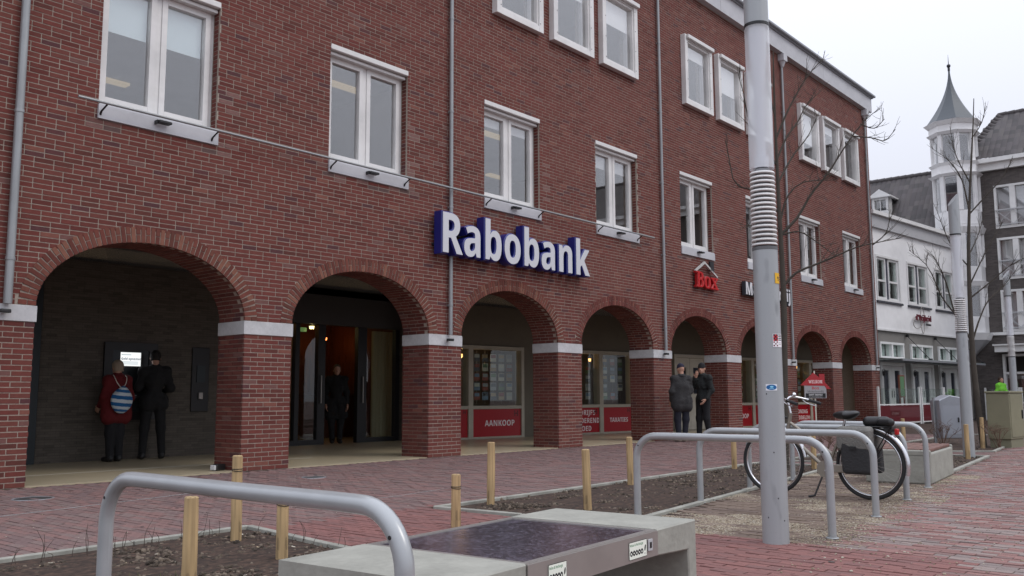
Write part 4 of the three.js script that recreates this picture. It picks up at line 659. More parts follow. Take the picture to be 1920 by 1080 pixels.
  const wht = M([.80, .795, .79], { map: rp(tPatch, .5), roughness: .6, flatShading: true });
  obj('cornice', [oct(1.04, 1.2, 12.8, 12.95), oct(.99, .99, 12.48, 12.8), oct(.98, 1.10, 12.36, 12.479)], wht, q);
  obj('ledge', [oct(.98, 1.08, 10.98, 11.10), oct(.97, .97, 10.6, 10.979), oct(.98, 1.12, 10.5, 10.599), oct(.96, 1.0, 8.2, 8.35), oct(.98, 1.1, 7.95, 8.199), oct(.98, 1.08, 5.65, 5.85), oct(.97, 1.12, 3.35, 3.65)], wht, q);
  obj('panel', [oct(.94, .94, 8.351, 8.95), oct(.94, .94, 5.851, 6.5), oct(.94, .94, 3.651, 4.35)], wht, q);
  obj('corbel', oct(.12, .95, 2.45, 3.349), M([.36, .36, .37], { flatShading: true }), q);
  for (const [y0, y1] of [[11.1, 12.36], [8.95, 10.5], [6.5, 7.95], [4.35, 5.65]]) { obj('core', oct(.55, .55, y0 + .001, y1 - .001), M([.09, .09, .1]), q);
    for (let k = 0; k < 8; k++) { const a = k * Math.PI / 4 + Math.PI / 8, a2 = k * Math.PI / 4; const mu = obj('mullion', rbx(-.10, .10, y0 + .001, y1 - .001, -.06, .05, .01, 1), wht, q); mu.position.set(Math.sin(a) * .9, 0, Math.cos(a) * .9); mu.rotation.y = a; const pa = obj('pane', bx(-.28, .28, y0 + .002, y1 - .002, -.005, .005), mat.glass, q); pa.position.set(Math.sin(a2) * .82, 0, Math.cos(a2) * .82); pa.rotation.y = a2; } }
}
// ================================================================ bare trees
function tree(x, z, label, limbs, r0, seed) {
  const t = thing('bare_tree', label, 'tree', [x, 0, z], 0, 'young leafless street trees'), q = rng(seed), a = (u, v) => u + (v - u) * q(), yaw = .867, fh = [Math.sin(yaw), -Math.cos(yaw)], rh = [Math.cos(yaw), Math.sin(yaw)];
  const w = (l, y, d) => [rh[0] * l + fh[0] * d, y, rh[1] * l + fh[1] * d];
  limbs.forEach((pts, i) => {
    const k = i ? a(-.9, .9) : 0, x0 = pts[0][0], P3 = pts.map(([l, y]) => w(l, y, k * Math.abs(l - x0)));
    if (i === 0) { obj('trunk', taper(P3, r0, .008, 9), mat.bark, t); return; }
    const len = pts.reduce((s, p, j) => j ? s + Math.hypot(p[0] - pts[j - 1][0], p[1] - pts[j - 1][1]) : 0, 0), rb = Math.min(.022, .007 + len * .007), g = [taper(P3, rb, .004, 6)];
    const c = new THREE.CatmullRomCurve3(P3.map(p => V3(...p))), n = Math.round(len * 9) + 3;
    for (let m = 0; m < n; m++) {
      const u = a(.25, 1), o = c.getPointAt(u), T = c.getTangentAt(u), d = T.clone().add(V3(a(-1, 1), a(-.2, .9), a(-1, 1)).multiplyScalar(.8)).normalize(), l = a(.12, .42) * (1.15 - u * .5), p = [];
      for (let s = 0; s <= 4; s++) { const f = s / 4; p.push([o.x + d.x * l * f + a(-.012, .012) * f, o.y + d.y * l * f + .16 * l * f * f, o.z + d.z * l * f + a(-.012, .012) * f]); }
      g.push(taper(p, .0042, .0018, 4));
      if (l > .22) { const p2 = p[2], e = V3(a(-1, 1), a(0, 1), a(-1, 1)).normalize(), l2 = a(.06, .16); g.push(taper([p2, [p2[0] + e.x * l2 * .5, p2[1] + e.y * l2 * .5, p2[2] + e.z * l2 * .5], [p2[0] + e.x * l2, p2[1] + e.y * l2 + .02, p2[2] + e.z * l2]], .0028, .0014, 4)); }
    }
    obj('branch', g, mat.bark, t);
  });
  return t;
}
tree(7.6, 5.8, 'bare young tree right behind the tall near lamp post', [
  [[-.01, -.1], [.03, 1.2], [.07, 2.36], [.06, 3.27], [.05, 4.36], [.05, 5.3], [.06, 5.98]],
  [[.06, 3.27], [.29, 3.5], [.51, 3.86], [.73, 4.12], [1.0, 4.53], [1.27, 4.88], [1.49, 5.06]], [[1.27, 4.88], [1.47, 4.82], [1.63, 4.96]], [[1.16, 4.7], [1.39, 4.65], [1.54, 4.59], [1.68, 4.74]],
  [[.08, 2.55], [.24, 2.72], [.47, 2.82], [.7, 2.91], [1.06, 3.06], [1.35, 3.12], [1.65, 3.17]], [[.08, 3.27], [.28, 3.3], [.48, 3.14], [.7, 2.91]], [[1.35, 3.12], [1.51, 3.27], [1.57, 3.5]],
  [[.05, 4.67], [.25, 5.1], [.51, 5.54], [.71, 5.79], [.82, 5.9], [.85, 6.02]], [[.05, 4.36], [.25, 4.75], [.41, 4.94], [.57, 5.22], [.83, 5.48]], [[.07, 4.05], [.31, 4.43], [.63, 4.82], [.8, 5.14]],
  [[.04, 4.28], [-.22, 4.59], [-.43, 4.79], [-.51, 5.15], [-.6, 5.42]], [[.06, 3.58], [-.24, 3.89], [-.54, 4.01], [-.62, 4.36], [-.67, 4.66]], [[.06, 3.35], [-.26, 3.39], [-.63, 3.28]], [[.05, 4.99], [-.04, 5.38], [-.1, 5.78]], [[.06, 3.43], [.17, 3.81], [.37, 4.01], [.83, 4.04]]], .062, 21);
tree(15.35, 6.5, 'bare young tree between the second lamp post and the cabinet', [
  [[-.02, -.1], [-.12, 1.44], [-.12, 2.51], [-.08, 3.8], [.01, 4.9], [.13, 6.01], [.21, 6.74], [.24, 7.08]], [[-.11, 2.08], [.07, 2.51], [.32, 2.93], [.62, 3.15], [1.02, 3.58]], [[-.11, 2.94], [.25, 3.26], [.6, 3.58], [1.04, 3.8]], [[-.08, 3.8], [.21, 4.24], [.46, 4.78]], [[.01, 4.68], [.31, 5.01], [.61, 5.34], [.86, 5.78]],
  [[-.13, 2.08], [-.43, 2.61], [-.68, 2.94], [-.96, 3.59], [-1.32, 3.91]], [[-.09, 3.58], [-.34, 4.02], [-.52, 4.68], [-.56, 4.84]], [[0, 4.68], [-.15, 5.34], [-.3, 5.56], [-.51, 5.73], [-.88, 5.9]], [[-.43, 2.61], [-.71, 3.37], [-1.11, 3.81], [-1.21, 3.59]], [[.14, 6.23], [.42, 6.62], [.53, 7.02]], [[.05, 5.3], [-.2, 5.9], [-.28, 6.5]], [[-.1, 3.2], [.3, 3.9], [.7, 4.5]]], .068, 22);
function shrub(x, z, h, label, seed) { const t = thing('twig_shrub', label, 'shrub', [x, 0, z], 0, 'leafless twiggy shrubs'), q = rng(seed), a = (u, v) => u + (v - u) * q(); for (let k = 0; k < 9; k++) { const d = a(0, 6.28), o = a(.1, .35), p = [[a(-.04, .04), -.03, a(-.04, .04)], [Math.cos(d) * o * .4, h * .45, Math.sin(d) * o * .4], [Math.cos(d) * o, h * a(.7, 1), Math.sin(d) * o]], g = [taper(p, .007, .003, 4)]; for (let m = 0; m < 5; m++) { const u = a(.3, .95), b = [p[1][0] + (p[2][0] - p[1][0]) * u, p[1][1] + (p[2][1] - p[1][1]) * u, p[1][2] + (p[2][2] - p[1][2]) * u]; g.push(taper([b, [b[0] + a(-.06, .06), b[1] + .05, b[2] + a(-.06, .06)], [b[0] + a(-.12, .12), b[1] + a(.06, .14), b[2] + a(-.12, .12)]], .0035, .0018, 4)); } obj('stem', g, M([.13, .075, .05]), t); } }
shrub(9.8, 5.5, .42, 'leafless shrub behind the slatted bench', 31); shrub(10.7, 5.4, .46, 'leafless shrub in the bed beyond the slatted bench', 32); shrub(11.6, 5.5, .44, 'leafless shrub in the bed behind the second lamp post', 33); shrub(14.0, 6.1, .5, 'leafless shrub left of the olive cabinet', 34); shrub(14.9, 6.85, .45, 'leafless shrub in front of the olive cabinet', 35); shrub(17.6, 6.2, .5, 'leafless shrub right of the olive cabinet', 36);
{ const g = [], q = rng(77), a = (u, v) => u + (v - u) * q(); for (let k = 0; k < 42; k++) { const x = a(-2.6, -.3), z = 4.98 + Math.abs(x + .27) * .05 + a(0, .12) + (k > 30 ? a(0, 1.6) : 0), xx = k > 30 ? a(-.6, -.4) : x, h = a(.05, .2); g.push(taper([[xx, -.02, z], [xx + a(-.02, .03), h * .5, z], [xx + a(-.03, .06), h, z + a(-.02, .02)]], .0028, .0014, 4)); } const o = obj('dry_stem', g, M([.07, .05, .04]), null); const t = thing('dry_stems', 'dead thin plant stems along the back edging of the grassy bed', 'plant'); t.userData.kind = 'stuff'; t.add(o); }
// ================================================================ bicycle
{
  const t = thing('city_bicycle', 'black and silver city bicycle with grey pannier bags parked at the rails', 'bicycle', [4.64, 0, 7.48], 0), r = .335, zf = -.50, zr = .50;
  const fm = M([.30, .27, .23], { metalness: .5, roughness: .35 }), W = z => {
    const w = group('wheel', t); w.position.set(0, r, z);
    obj('tyre', new THREE.TorusGeometry(r - .017, .0175, 10, 56).rotateY(Math.PI / 2), mat.rubber, w); obj('rim', new THREE.TorusGeometry(r - .042, .0105, 8, 56).rotateY(Math.PI / 2), mat.chrome, w); obj('hub', new THREE.CylinderGeometry(.022, .022, .09, 12).rotateZ(Math.PI / 2), mat.chrome, w);
    const s = []; for (let k = 0; k < 32; k++) { const a = k / 32 * 6.283, b = a + (k % 2 ? .5 : -.5), sx = k % 4 < 2 ? .03 : -.03; s.push(bar([sx, Math.sin(b) * .02, Math.cos(b) * .02], [0, Math.sin(a) * (r - .045), Math.cos(a) * (r - .045)], .0012, .0012, 4)); } obj('spokes', s, mat.steel, w).userData.kind = 'stuff';
  }; W(zf); W(zr);
  const fender = (z, a0, a1, m) => { const p = []; for (let k = 0; k <= 20; k++) { const a = a0 + (a1 - a0) * k / 20; p.push(V3(0, r + Math.sin(a) * (r + .016), z + Math.cos(a) * (r + .016))); } const g = new THREE.TubeGeometry(new THREE.CatmullRomCurve3(p), 30, .026, 8); const q = g.attributes.position; for (let i = 0; i < q.count; i++) { const y = q.getY(i) - r, zz = q.getZ(i) - z, d = Math.hypot(y, zz), k = Math.max(d, r + .008) / d; q.setY(i, r + y * k); q.setZ(i, z + zz * k); } return obj('mudguard', g, m, t); };
  fender(zf, .15, 2.3, mat.chrome); fender(zr, -.25, 2.6, mat.chrome);
  const bb = [0, .27, .07], seatT = [0, .70, .255], hT = [0, .83, -.29], hB = [0, .62, -.335];
  obj('frame', [bar(hB, bb, .021), bar([0, .74, -.31], [0, .42, .14], .017), bar(bb, seatT, .017), bar(hT, hB, .021), bar([.045, .335, zr], [.03, .27, .07], .010), bar([-.045, .335, zr], [-.03, .27, .07], .010), bar([.045, .335, zr], [.015, .60, .215], .009), bar([-.045, .335, zr], [-.015, .60, .215], .009), new THREE.CylinderGeometry(.03, .03, .08, 12).rotateZ(Math.PI / 2).translate(...bb)], fm, t);
  obj('fork', [bar([.05, r, zf], [.045, .62, -.355], .011), bar([-.05, r, zf], [-.045, .62, -.355], .011), bx(-.06, .06, .60, .64, -.375, -.32)], mat.black, t);
  obj('handlebar', [bar([0, .83, -.29], [0, .95, -.315], .013), tube([[-.30, .93, -.10], [-.27, .97, -.22], [-.13, 1.0, -.33], [0, .965, -.335], [.13, 1.0, -.33], [.27, .97, -.22], [.30, .93, -.10]], .011, 40, 8)], mat.chrome, t);
  for (const s of [-1, 1]) { obj('grip', bar([s * .277, .963, -.205], [s * .305, .925, -.085], .017), mat.rubber, t); obj('brake_lever', tube([[s * .25, .965, -.26], [s * .27, .93, -.22], [s * .30, .90, -.13]], .006, 12, 6), mat.chrome, t); }
  obj('head_lamp', [new THREE.SphereGeometry(.045, 12, 10).scale(1, 1, .9).translate(0, .80, -.40), bar([0, .78, -.33], [0, .80, -.38], .012)], mat.black, t);
  obj('cable', [tube([[.2, .98, -.3], [.15, 1.03, -.42], [.03, .85, -.42], [.02, .62, -.37]], .004, 20, 5), tube([[-.2, .98, -.3], [-.12, 1.06, -.40], [-.02, .9, -.40], [-.02, .66, -.35]], .004, 20, 5)], mat.black, t);
  const sd = new THREE.SphereGeometry(1, 20, 12); { const p = sd.attributes.position; for (let i = 0; i < p.count; i++) { const z = p.getZ(i), w = z > 0 ? .105 : .105 * (1 - .68 * Math.pow(-z, .8)); p.setXYZ(i, p.getX(i) * w, p.getY(i) * .045 + (z > .3 ? (z - .3) * .03 : 0), z * .135); } sd.computeVertexNormals(); }
  obj('saddle', sd.translate(0, .815, .285), mat.black, t); obj('seat_post', bar(seatT, [0, .80, .28], .013), mat.chrome, t);
  obj('carrier', [bx(-.06, .06, .70, .712, .30, .74), bar([.06, .70, .72], [.05, .335, zr], .006), bar([-.06, .70, .72], [-.05, .335, zr], .006), bar([.055, .706, .3], [.055, .706, .74], .008), bar([-.055, .706, .3], [-.055, .706, .74], .008), bx(-.05, .05, .66, .70, .66, .74)], mat.black, t);
  const bag = (s) => { const b = group('pannier_bag', t); const g = rbx(-.06, .06, .25, .62, .27, .57, .04, 4); const p = g.attributes.position; for (let i = 0; i < p.count; i++) { const y = p.getY(i); p.setXYZ(i, p.getX(i) + .014 * (L64(y * 9 + 3, p.getZ(i) * 9 + 5) - .5) + s * .13, y, p.getZ(i) + (y < .5 ? .06 * (.5 - y) : 0)); } g.computeVertexNormals(); obj('bag', g, M([.03, .03, .032], { roughness: .85, bumpMap: rp(tRough, 4), bumpScale: .004 }), b); const f = rbx(-.072, .072, .47, .71, .24, .58, .045, 5), pf = f.attributes.position; for (let i = 0; i < pf.count; i++) pf.setX(i, pf.getX(i) + .035 * (L64(pf.getY(i) * 14 + 3, pf.getZ(i) * 14 + 8) - .5) + s * .125); f.computeVertexNormals(); obj('flap', f, M([.19, .185, .17], { roughness: .9, bumpMap: rp(tRough, 5), bumpScale: .006, map: rp(tPatch, 4) }), b); obj('buckle', bx(s * .203 - .003, s * .203 + .003, .49, .52, .38, .44), mat.black, b); }; bag(-1); bag(1);
  obj('rolled_cover', [new THREE.CapsuleGeometry(.05, .16, 6, 12).rotateX(Math.PI / 2).rotateY(.3).translate(.01, .755, .58), new THREE.CapsuleGeometry(.04, .1, 6, 12).rotateX(Math.PI / 2).rotateY(-.3).translate(-.04, .75, .68)], mat.black, t); obj('rear_light', rbx(-.03, .03, .63, .69, .75, .785, .012, 2), PH([.45, .01, .012], { roughness: .25 }), t);
  obj('chain_case', [rbx(-.055, -.035, .25, .33, .0, .5, .008, 2), new THREE.CylinderGeometry(.085, .085, .027, 20).rotateZ(Math.PI / 2).translate(-.045, .28, .07)], fm, t);
  obj('crank', [bar([-.06, .27, .07], [-.065, .12, .12], .009), bar([.06, .27, .07], [.065, .42, .02], .009)], mat.chrome, t); obj('pedal', [rbx(-.12, -.07, .11, .128, .09, .15, .004, 1)], mat.black, t); obj('pedal', [rbx(.07, .12, .41, .428, -.01, .05, .004, 1)], mat.black, t);
  obj('kickstand', [bar([-.02, .26, .05], [-.12, .02, -.02], .009), bar([-.12, .02, -.02], [-.13, .008, -.08], .011)], mat.black, t); obj('bell', new THREE.SphereGeometry(.025, 10, 8).translate(.15, 1.02, -.31), mat.chrome, t);
}
{ const t = thing('floor_spotlight', 'small black and white object lying at the foot of the second pier', 'lamp', [2.72, .013, -.32], .3); obj('housing', rbx(-.13, .05, 0, .09, -.05, .05, .02, 2), mat.black, t); obj('lens', rbx(-.17, -.131, .01, .08, -.04, .04, .01, 1), M([.55, .56, .57]), t); }
// ================================================================ people
function nets(f, lo, hi, c) {   // naive surface nets of a distance field
  const n = [0, 1, 2].map(i => Math.ceil((hi[i] - lo[i]) / c) + 1), [nx, ny, nz] = n, F = new Float32Array(nx * ny * nz), id = (i, j, k) => (k * ny + j) * nx + i;
  for (let k = 0; k < nz; k++) for (let j = 0; j < ny; j++) for (let i = 0; i < nx; i++) F[id(i, j, k)] = f(lo[0] + i * c, lo[1] + j * c, lo[2] + k * c);
  const vi = new Int32Array(nx * ny * nz).fill(-1), pos = [], idx = [];
  const E = []; for (let a = 0; a < 8; a++) for (const d of [1, 2, 4]) if (!(a & d)) E.push([a, a | d]);
  for (let k = 0; k < nz - 1; k++) for (let j = 0; j < ny - 1; j++) for (let i = 0; i < nx - 1; i++) {
    const v = []; let m = 0; for (let a = 0; a < 8; a++) { v.push(F[id(i + (a & 1), j + (a >> 1 & 1), k + (a >> 2))]); if (v[a] < 0) m |= 1 << a; } if (m === 0 || m === 255) continue;
    let x = 0, y = 0, z = 0, q = 0; for (const [a, b] of E) if ((v[a] < 0) !== (v[b] < 0)) { const t = v[a] / (v[a] - v[b]); x += (a & 1) + t * ((b & 1) - (a & 1)); y += (a >> 1 & 1) + t * ((b >> 1 & 1) - (a >> 1 & 1)); z += (a >> 2) + t * ((b >> 2) - (a >> 2)); q++; }
    vi[id(i, j, k)] = pos.length / 3; pos.push(lo[0] + (i + x / q) * c, lo[1] + (j + y / q) * c, lo[2] + (k + z / q) * c);
  }
  for (let k = 1; k < nz - 1; k++) for (let j = 1; j < ny - 1; j++) for (let i = 1; i < nx - 1; i++) {
    const s = F[id(i, j, k)] < 0, quad = (a, b, c2, d) => { if (a < 0 || b < 0 || c2 < 0 || d < 0) return; if (s) idx.push(a, b, c2, a, c2, d); else idx.push(a, c2, b, a, d, c2); };
    if (s !== F[id(i + 1, j, k)] < 0) quad(vi[id(i, j - 1, k - 1)], vi[id(i, j, k - 1)], vi[id(i, j, k)], vi[id(i, j - 1, k)]);
    if (s !== F[id(i, j + 1, k)] < 0) quad(vi[id(i - 1, j, k - 1)], vi[id(i - 1, j, k)], vi[id(i, j, k)], vi[id(i, j, k - 1)]);
    if (s !== F[id(i, j, k + 1)] < 0) quad(vi[id(i - 1, j - 1, k)], vi[id(i, j - 1, k)], vi[id(i, j, k)], vi[id(i - 1, j, k)]);
  }
  const g = new THREE.BufferGeometry(); g.setAttribute('position', new THREE.Float32BufferAttribute(pos, 3)); g.setIndex(idx); g.computeVertexNormals(); return g;
}
const cap = (a, b, ra, rb) => (x, y, z) => { const dx = b[0] - a[0], dy = b[1] - a[1], dz = b[2] - a[2], l = dx * dx + dy * dy + dz * dz || 1e-9; let t = ((x - a[0]) * dx + (y - a[1]) * dy + (z - a[2]) * dz) / l; t = t < 0 ? 0 : t > 1 ? 1 : t; return Math.hypot(x - a[0] - dx * t, y - a[1] - dy * t, z - a[2] - dz * t) - (ra + (rb - ra) * t); };
const ell = (c, r) => (x, y, z) => { const k = Math.hypot((x - c[0]) / r[0], (y - c[1]) / r[1], (z - c[2]) / r[2]); return (k - 1) * Math.min(...r); };
const blend = (fs, k) => (x, y, z) => { let d = 1e3; for (const f of fs) { const e = f(x, y, z); const h = Math.max(0, k - Math.abs(d - e)) / k; d = Math.min(d, e) - h * h * k * .25; } return d; };
function solid(fs, k, c, pad = .05) { const pts = fs.pts; const lo = [1e9, 1e9, 1e9], hi = [-1e9, -1e9, -1e9]; for (const p of pts) for (let i = 0; i < 3; i++) { lo[i] = Math.min(lo[i], p[i] - p[3] - pad); hi[i] = Math.max(hi[i], p[i] + p[3] + pad); } return nets(blend(fs, k), lo, hi, c); }
function bones(list, grow = 0) { const fs = [], pts = []; for (const [a, b, ra, rb] of list) { fs.push(cap(a, b, ra + grow, (rb ?? ra) + grow)); pts.push([...a, ra + grow], [...b, (rb ?? ra) + grow]); } fs.pts = pts; return fs; }
function headGeo(turn, tilt, at) {
  const fs = [ell([0, .035, -.012], [.076, .098, .094]), ell([0, -.035, .022], [.058, .072, .066]), cap([0, -.088, .052], [0, -.082, .062], .022, .02), cap([0, .005, .088], [0, -.022, .104], .010, .013), cap([-.028, .024, .074], [.028, .024, .074], .012, .012), cap([-.018, -.052, .079], [.018, -.052, .079], .009, .009), ell([-.078, -.002, -.005], [.011, .03, .02]), ell([.078, -.002, -.005], [.011, .03, .02]), cap([0, -.05, -.02], [0, -.14, -.03], .052, .056)];
  const b = blend(fs, .02), eye = [ell([-.031, .006, .086], [.016, .009, .012]), ell([.031, .006, .086], [.016, .009, .012])];
  const g = nets((x, y, z) => { let d = b(x, y, z); for (const e of eye) d = Math.max(d, -e(x, y, z)); return d; }, [-.11, -.2, -.13], [.11, .15, .14], .009);
  return g.rotateX(tilt).rotateY(turn).translate(...at);
}
const handGeo = (() => { const l = [[[-.025, -.02, 0], [-.028, -.085, .004], .014, .013], [[0, -.01, 0], [0, -.09, .002], .016, .014], [[.025, -.02, 0], [.028, -.082, .004], .014, .012], [[0, .03, 0], [0, -.02, 0], .024, .022]];
  for (const [x, n, s] of [[-.031, .07, .9], [-.010, .08, 1], [.011, .075, .95], [.031, .058, .8]]) l.push([[x, -.088, .004], [x * 1.05, -.088 - n * .5, .012], .0088, .008], [[x * 1.05, -.088 - n * .5, .012], [x * 1.06, -.088 - n, .034], .008, .0068]);
  l.push([[-.026, -.025, .005], [-.055, -.055, .02], .012, .010], [[-.055, -.055, .02], [-.058, -.09, .036], .0095, .008]); return solid(bones(l), .008, .0045, .02); })();
function person(o) {
  const t = thing('person', o.label, 'person', o.at, o.turn, o.group); const s = o.h / 1.75, J = { pel: [0, .97, 0], che: [0, 1.27, .0], nec: [0, 1.47, -.005], hd: [0, 1.625, .02], sL: [-.175, 1.415, 0], sR: [.175, 1.415, 0], eL: [-.235, 1.14, -.03], eR: [.235, 1.14, -.03], wL: [-.235, .90, .05], wR: [.235, .90, .05], hL: [-.09, .93, 0], hR: [.09, .93, 0], kL: [-.105, .50, .02], kR: [.105, .50, .02], aL: [-.11, .09, -.02], aR: [.11, .09, -.02], ...o.J };
  const sc = p => p.map(v => v * s), j = {}; for (const k in J) j[k] = sc(J[k]);
  const toe = (a, q) => [a[0] + (q || 0) * .04, .038, a[2] + .155];
  const arms = [[j.sL, j.eL, .048, .04], [j.eL, j.wL, .038, .027], [j.sR, j.eR, .048, .04], [j.eR, j.wR, .038, .027]], legs = [[j.hL, j.kL, .078, .052], [j.kL, j.aL, .05, .036], [j.hR, j.kR, .078, .052], [j.kR, j.aR, .05, .036]];
  const torso = [[j.sL, j.sR, .068], [[j.che[0] - .06, j.che[1], j.che[2]], [j.che[0] + .06, j.che[1], j.che[2]], .105], [j.che, j.pel, .11, .105], [[j.pel[0] - .06, j.pel[1] - .02, j.pel[2]], [j.pel[0] + .06, j.pel[1] - .02, j.pel[2]], .10], [j.nec, j.hd, .05, .05], [j.che, j.nec, .1, .055]];
  const hand = (e, w, side, curl) => { const d = V3(...w).sub(V3(...e)).normalize(), g = handGeo.clone(); if (side > 0) g.scale(-1, 1, 1); if (side > 0) { const ix = g.index.array; for (let i = 0; i < ix.length; i += 3) { const q = ix[i]; ix[i] = ix[i + 1]; ix[i + 1] = q; } } g.rotateY(side * -1.2); g.applyQuaternion(new THREE.Quaternion().setFromUnitVectors(V3(0, -1, 0), d)); const p = V3(...w).addScaledVector(d, .035); return g.translate(p.x, p.y, p.z); };
  const skin = M([.48, .27, .19], { roughness: .6 });
  const hg = headGeo(o.look || 0, o.tilt || 0, j.hd);
  obj('body', [solid(bones([...torso, ...arms, ...legs]), .05, .02), hg, hand(j.eL, j.wL, -1), hand(j.eR, j.wR, 1)], skin, t);
  // clothing
  const cm = (c, m = {}) => M(c, { roughness: .9, bumpMap: rp(tRough, 5), bumpScale: .006, ...m });
  const coatL = [...torso.slice(0, 4).map(b => [...b]), [j.che, j.nec, .105, .068], ...arms]; if (o.coat) coatL.push(...o.coat.map(([a, b, ra, rb]) => [sc(a), sc(b), ra, rb]));
  const wrap = solid(bones(coatL, .022), .05, .0155); { const p = wrap.attributes.position; for (let i = 0; i < p.count; i++) { const k = .022 * (L64(p.getX(i) * 19 + p.getY(i) * 5 + 30, p.getY(i) * 7 + p.getZ(i) * 17 + 30) - .5) + .010 * (L64(p.getX(i) * 8 + 40, p.getY(i) * 26 + p.getZ(i) * 6 + 50) - .5); p.setX(i, p.getX(i) + k); p.setZ(i, p.getZ(i) + k); } wrap.computeVertexNormals(); }
  obj('coat', wrap, cm(o.coatC), t);
  obj('trousers', solid(bones([[j.pel, [j.pel[0], j.pel[1] - .05, j.pel[2]], .10], ...legs.map(b => [...b])], .024), .05, .0155), cm(o.trouC), t);
  for (const a of ['aL', 'aR']) { const A = j[a]; obj('shoe', solid(bones([[[A[0], .055, A[2] - .035], [A[0], .05, A[2] + .03], .045, .048], [[A[0], .05, A[2] + .03], toe(A, a === 'aL' ? -.4 : .4), .046, .036], [[A[0], .12, A[2]], [A[0], .06, A[2] - .01], .046, .048]]), .03, .011), cm(o.shoeC || [.015, .015, .016], { roughness: .5 }), t); }
  if (o.collar) obj('collar', new THREE.TorusGeometry(.082, .032, 8, 18).rotateX(Math.PI / 2).scale(1, 1.1, 1).translate(j.nec[0], j.nec[1] + .015, j.nec[2]), cm(o.coatC), t);
  const cover = (f, c, nm, ch) => { const q = nets(f, [-.13, -.17, -.16], [.13, .18, .15], .01).rotateX(o.tilt || 0).rotateY(o.look || 0).translate(...j.hd); obj(nm, q, cm(c, ch), t); };
  const skull = ell([0, .035, -.012], [.087, .112, .106]);
  if (o.hat) cover((x, y, z) => Math.max(skull(x, y, z) - (y > .09 ? .006 : 0), -(y - .03 + z * .25)), o.hat, 'hat');
  else cover((x, y, z) => Math.max(Math.min(skull(x, y, z), ell([0, -.03, -.03], [.08, .09, .07])(x, y, z)), z - .03 - Math.max(0, y - .05) * .9, -(y + (o.hairLen || .06))), o.hair, 'hair', { roughness: .8 });
  return t;
}
// woman at the cash machine, with a striped drawstring bag on her back
{
  person({ label: 'person in a red coat seen from behind at the cash machine', at: [2.66, .013, -3.30], turn: Math.PI + .1, h: 1.60, coatC: [.115, .006, .008], trouC: [.012, .012, .014], hair: [.34, .27, .2], hairLen: .05, tilt: .1, collar: true,
    J: { wL: [-.16, 1.02, .22], eL: [-.25, 1.12, .0], eR: [.25, 1.13, -.02], wR: [.22, .98, .16], aL: [-.08, .09, 0], aR: [.09, .09, -.01], kL: [-.085, .5, .02], kR: [.09, .5, .02] }, coat: [[[-.08, 1.25, 0], [-.11, .95, 0], .10, .105], [[.08, 1.25, 0], [.11, .95, 0], .10, .105], [[-.12, .95, 0], [-.14, .78, 0], .10, .11], [[.12, .95, 0], [.14, .78, 0], .10, .11], [[-.1, .8, 0], [.1, .8, 0], .11, .11]] });
  const b = thing('drawstring_bag', 'blue and white striped drawstring bag on the back of the red coat', 'bag', [2.645, .013, -3.30], Math.PI + .1), tx = tex(32, 128, (u, v) => { const k = (v * 6 + .05 * Math.sin(u * 12)) % 1; return k < .5 ? [.10, .38, .60] : [.80, .84, .86]; });
  const g = new THREE.SphereGeometry(1, 22, 18); { const p = g.attributes.position; for (let i = 0; i < p.count; i++) { const y = p.getY(i), w = .155 * (y > 0 ? 1 - .55 * y * y : 1), k = 1 + .06 * Math.sin(Math.atan2(p.getZ(i), p.getX(i)) * 9) * Math.max(0, y); p.setXYZ(i, p.getX(i) * w * k * (y < -.6 ? .95 : 1), y * .185, p.getZ(i) * .07 * k); } g.computeVertexNormals(); }
  const bm = mesh('bag_body', g, M([1, 1, 1], { map: tx, roughness: .85, bumpMap: rp(tRough, 4, 4), bumpScale: .01 }), b); bm.position.set(.02, .985, -.20); bm.rotation.z = .12; bm.scale.setScalar(1.2);
  obj('cord', [tube([[.01, 1.16, -.2], [-.06, 1.25, -.17], [-.10, 1.34, -.12], [-.10, 1.38, -.06]], .006, 16, 5), tube([[.03, 1.16, -.2], [.09, 1.25, -.17], [.11, 1.34, -.12], [.10, 1.38, -.06]], .006, 16, 5), tube([[-.12, .87, -.19], [-.17, .95, -.15], [-.155, 1.1, -.11]], .006, 12, 5)], M([.7, .68, .62]), b);
}
person({ label: 'person in black using the cash machine, beside the red coat', at: [3.36, .013, -3.42], turn: Math.PI - .35, h: 1.80, coatC: [.010, .010, .011], trouC: [.009, .009, .010], hair: [.012, .010, .009], hairLen: .04, collar: true, tilt: .15, J: { eR: [.25, 1.15, .02], wR: [.14, 1.16, .26], eL: [-.25, 1.14, -.02], wL: [-.16, 1.08, .22], aL: [-.15, .09, 0], aR: [.15, .09, -.02], kL: [-.125, .5, .02], kR: [.125, .5, .02] }, coat: [[[-.1, .95, 0], [-.1, .86, 0], .10, .10], [[.1, .95, 0], [.1, .86, 0], .10, .10]] });
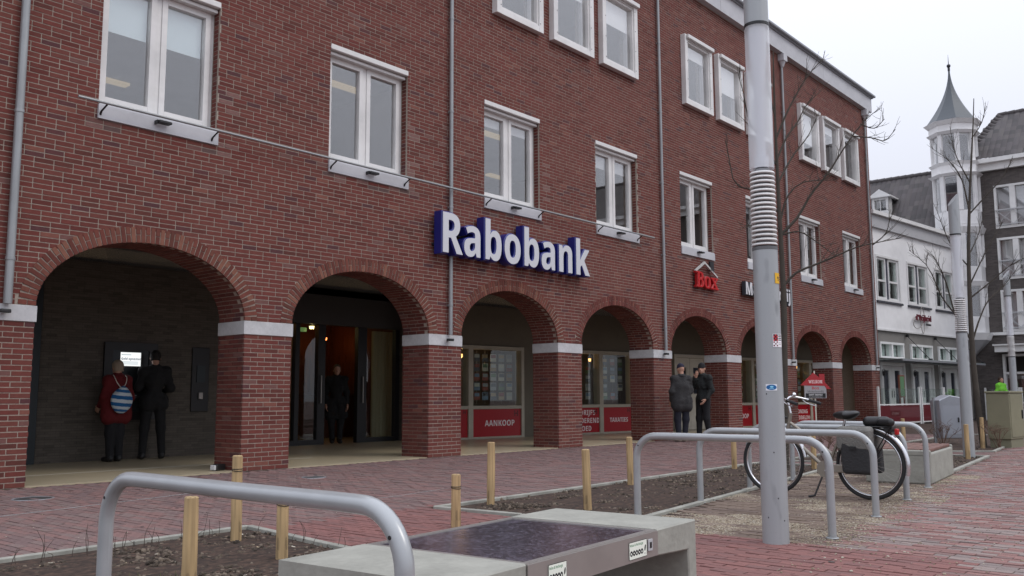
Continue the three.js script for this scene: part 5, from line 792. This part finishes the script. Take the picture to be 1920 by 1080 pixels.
person({ label: 'person in a long black coat standing in the dark bank doorway', at: [8.62, .013, -5.15], turn: -.55, h: 1.74, coatC: [.008, .008, .009], trouC: [.008, .008, .009], hair: [.10, .075, .05], hairLen: .07, J: { aL: [-.08, .09, 0], aR: [.08, .09, .02] }, coat: [[[-.1, .9, 0], [-.13, .62, 0], .10, .11], [[.1, .9, 0], [.13, .62, 0], .10, .11], [[-.1, .64, 0], [.1, .64, 0], .10, .10]] });
person({ label: 'person in a dark grey parka and knitted hat, back turned, by the pier', at: [13.86, 0, .62], turn: Math.PI - .55, h: 1.74, coatC: [.03, .029, .030], trouC: [.012, .013, .022], hat: [.022, .022, .045], shoeC: [.42, .38, .32], collar: true, tilt: .1, J: { eL: [-.25, 1.15, .03], wL: [-.17, 1.0, .17], eR: [.26, 1.14, -.02], wR: [.22, .94, .10], aL: [-.07, .09, .03], aR: [.11, .09, -.04] }, coat: [[[-.085, 1.25, 0], [-.10, .92, 0], .105, .115], [[.085, 1.25, 0], [.10, .92, 0], .105, .115], [[-.1, .92, 0], [-.11, .80, 0], .115, .12], [[.1, .92, 0], [.11, .80, 0], .115, .12], [[-.09, .82, 0], [.09, .82, 0], .115, .115]] });
person({ label: 'person in black jacket and cap smoking, facing the grey parka', at: [14.56, 0, .78], turn: -1.75, h: 1.77, coatC: [.012, .014, .014], trouC: [.010, .010, .012], hat: [.010, .010, .012], shoeC: [.03, .03, .03], look: .35, collar: true, J: { eL: [-.22, 1.17, .12], wL: [-.07, 1.40, .17], eR: [.25, 1.14, -.01], wR: [.2, .96, .13], aL: [-.09, .09, .06], aR: [.12, .09, -.06] } });
person({ label: 'person in a bright green high visibility jacket beyond the olive cabinet', at: [36.1, 0, 2.35], turn: -.4, h: 1.74, coatC: [.20, .62, .05], trouC: [.30, .07, .03], hair: [.05, .03, .02], J: { eR: [.22, 1.16, .06], wR: [.14, 1.1, .24] } });
scene.traverse(o => { if (o.isMesh) { o.castShadow = true; o.receiveShadow = true; } });
renderer.render(scene, camera);
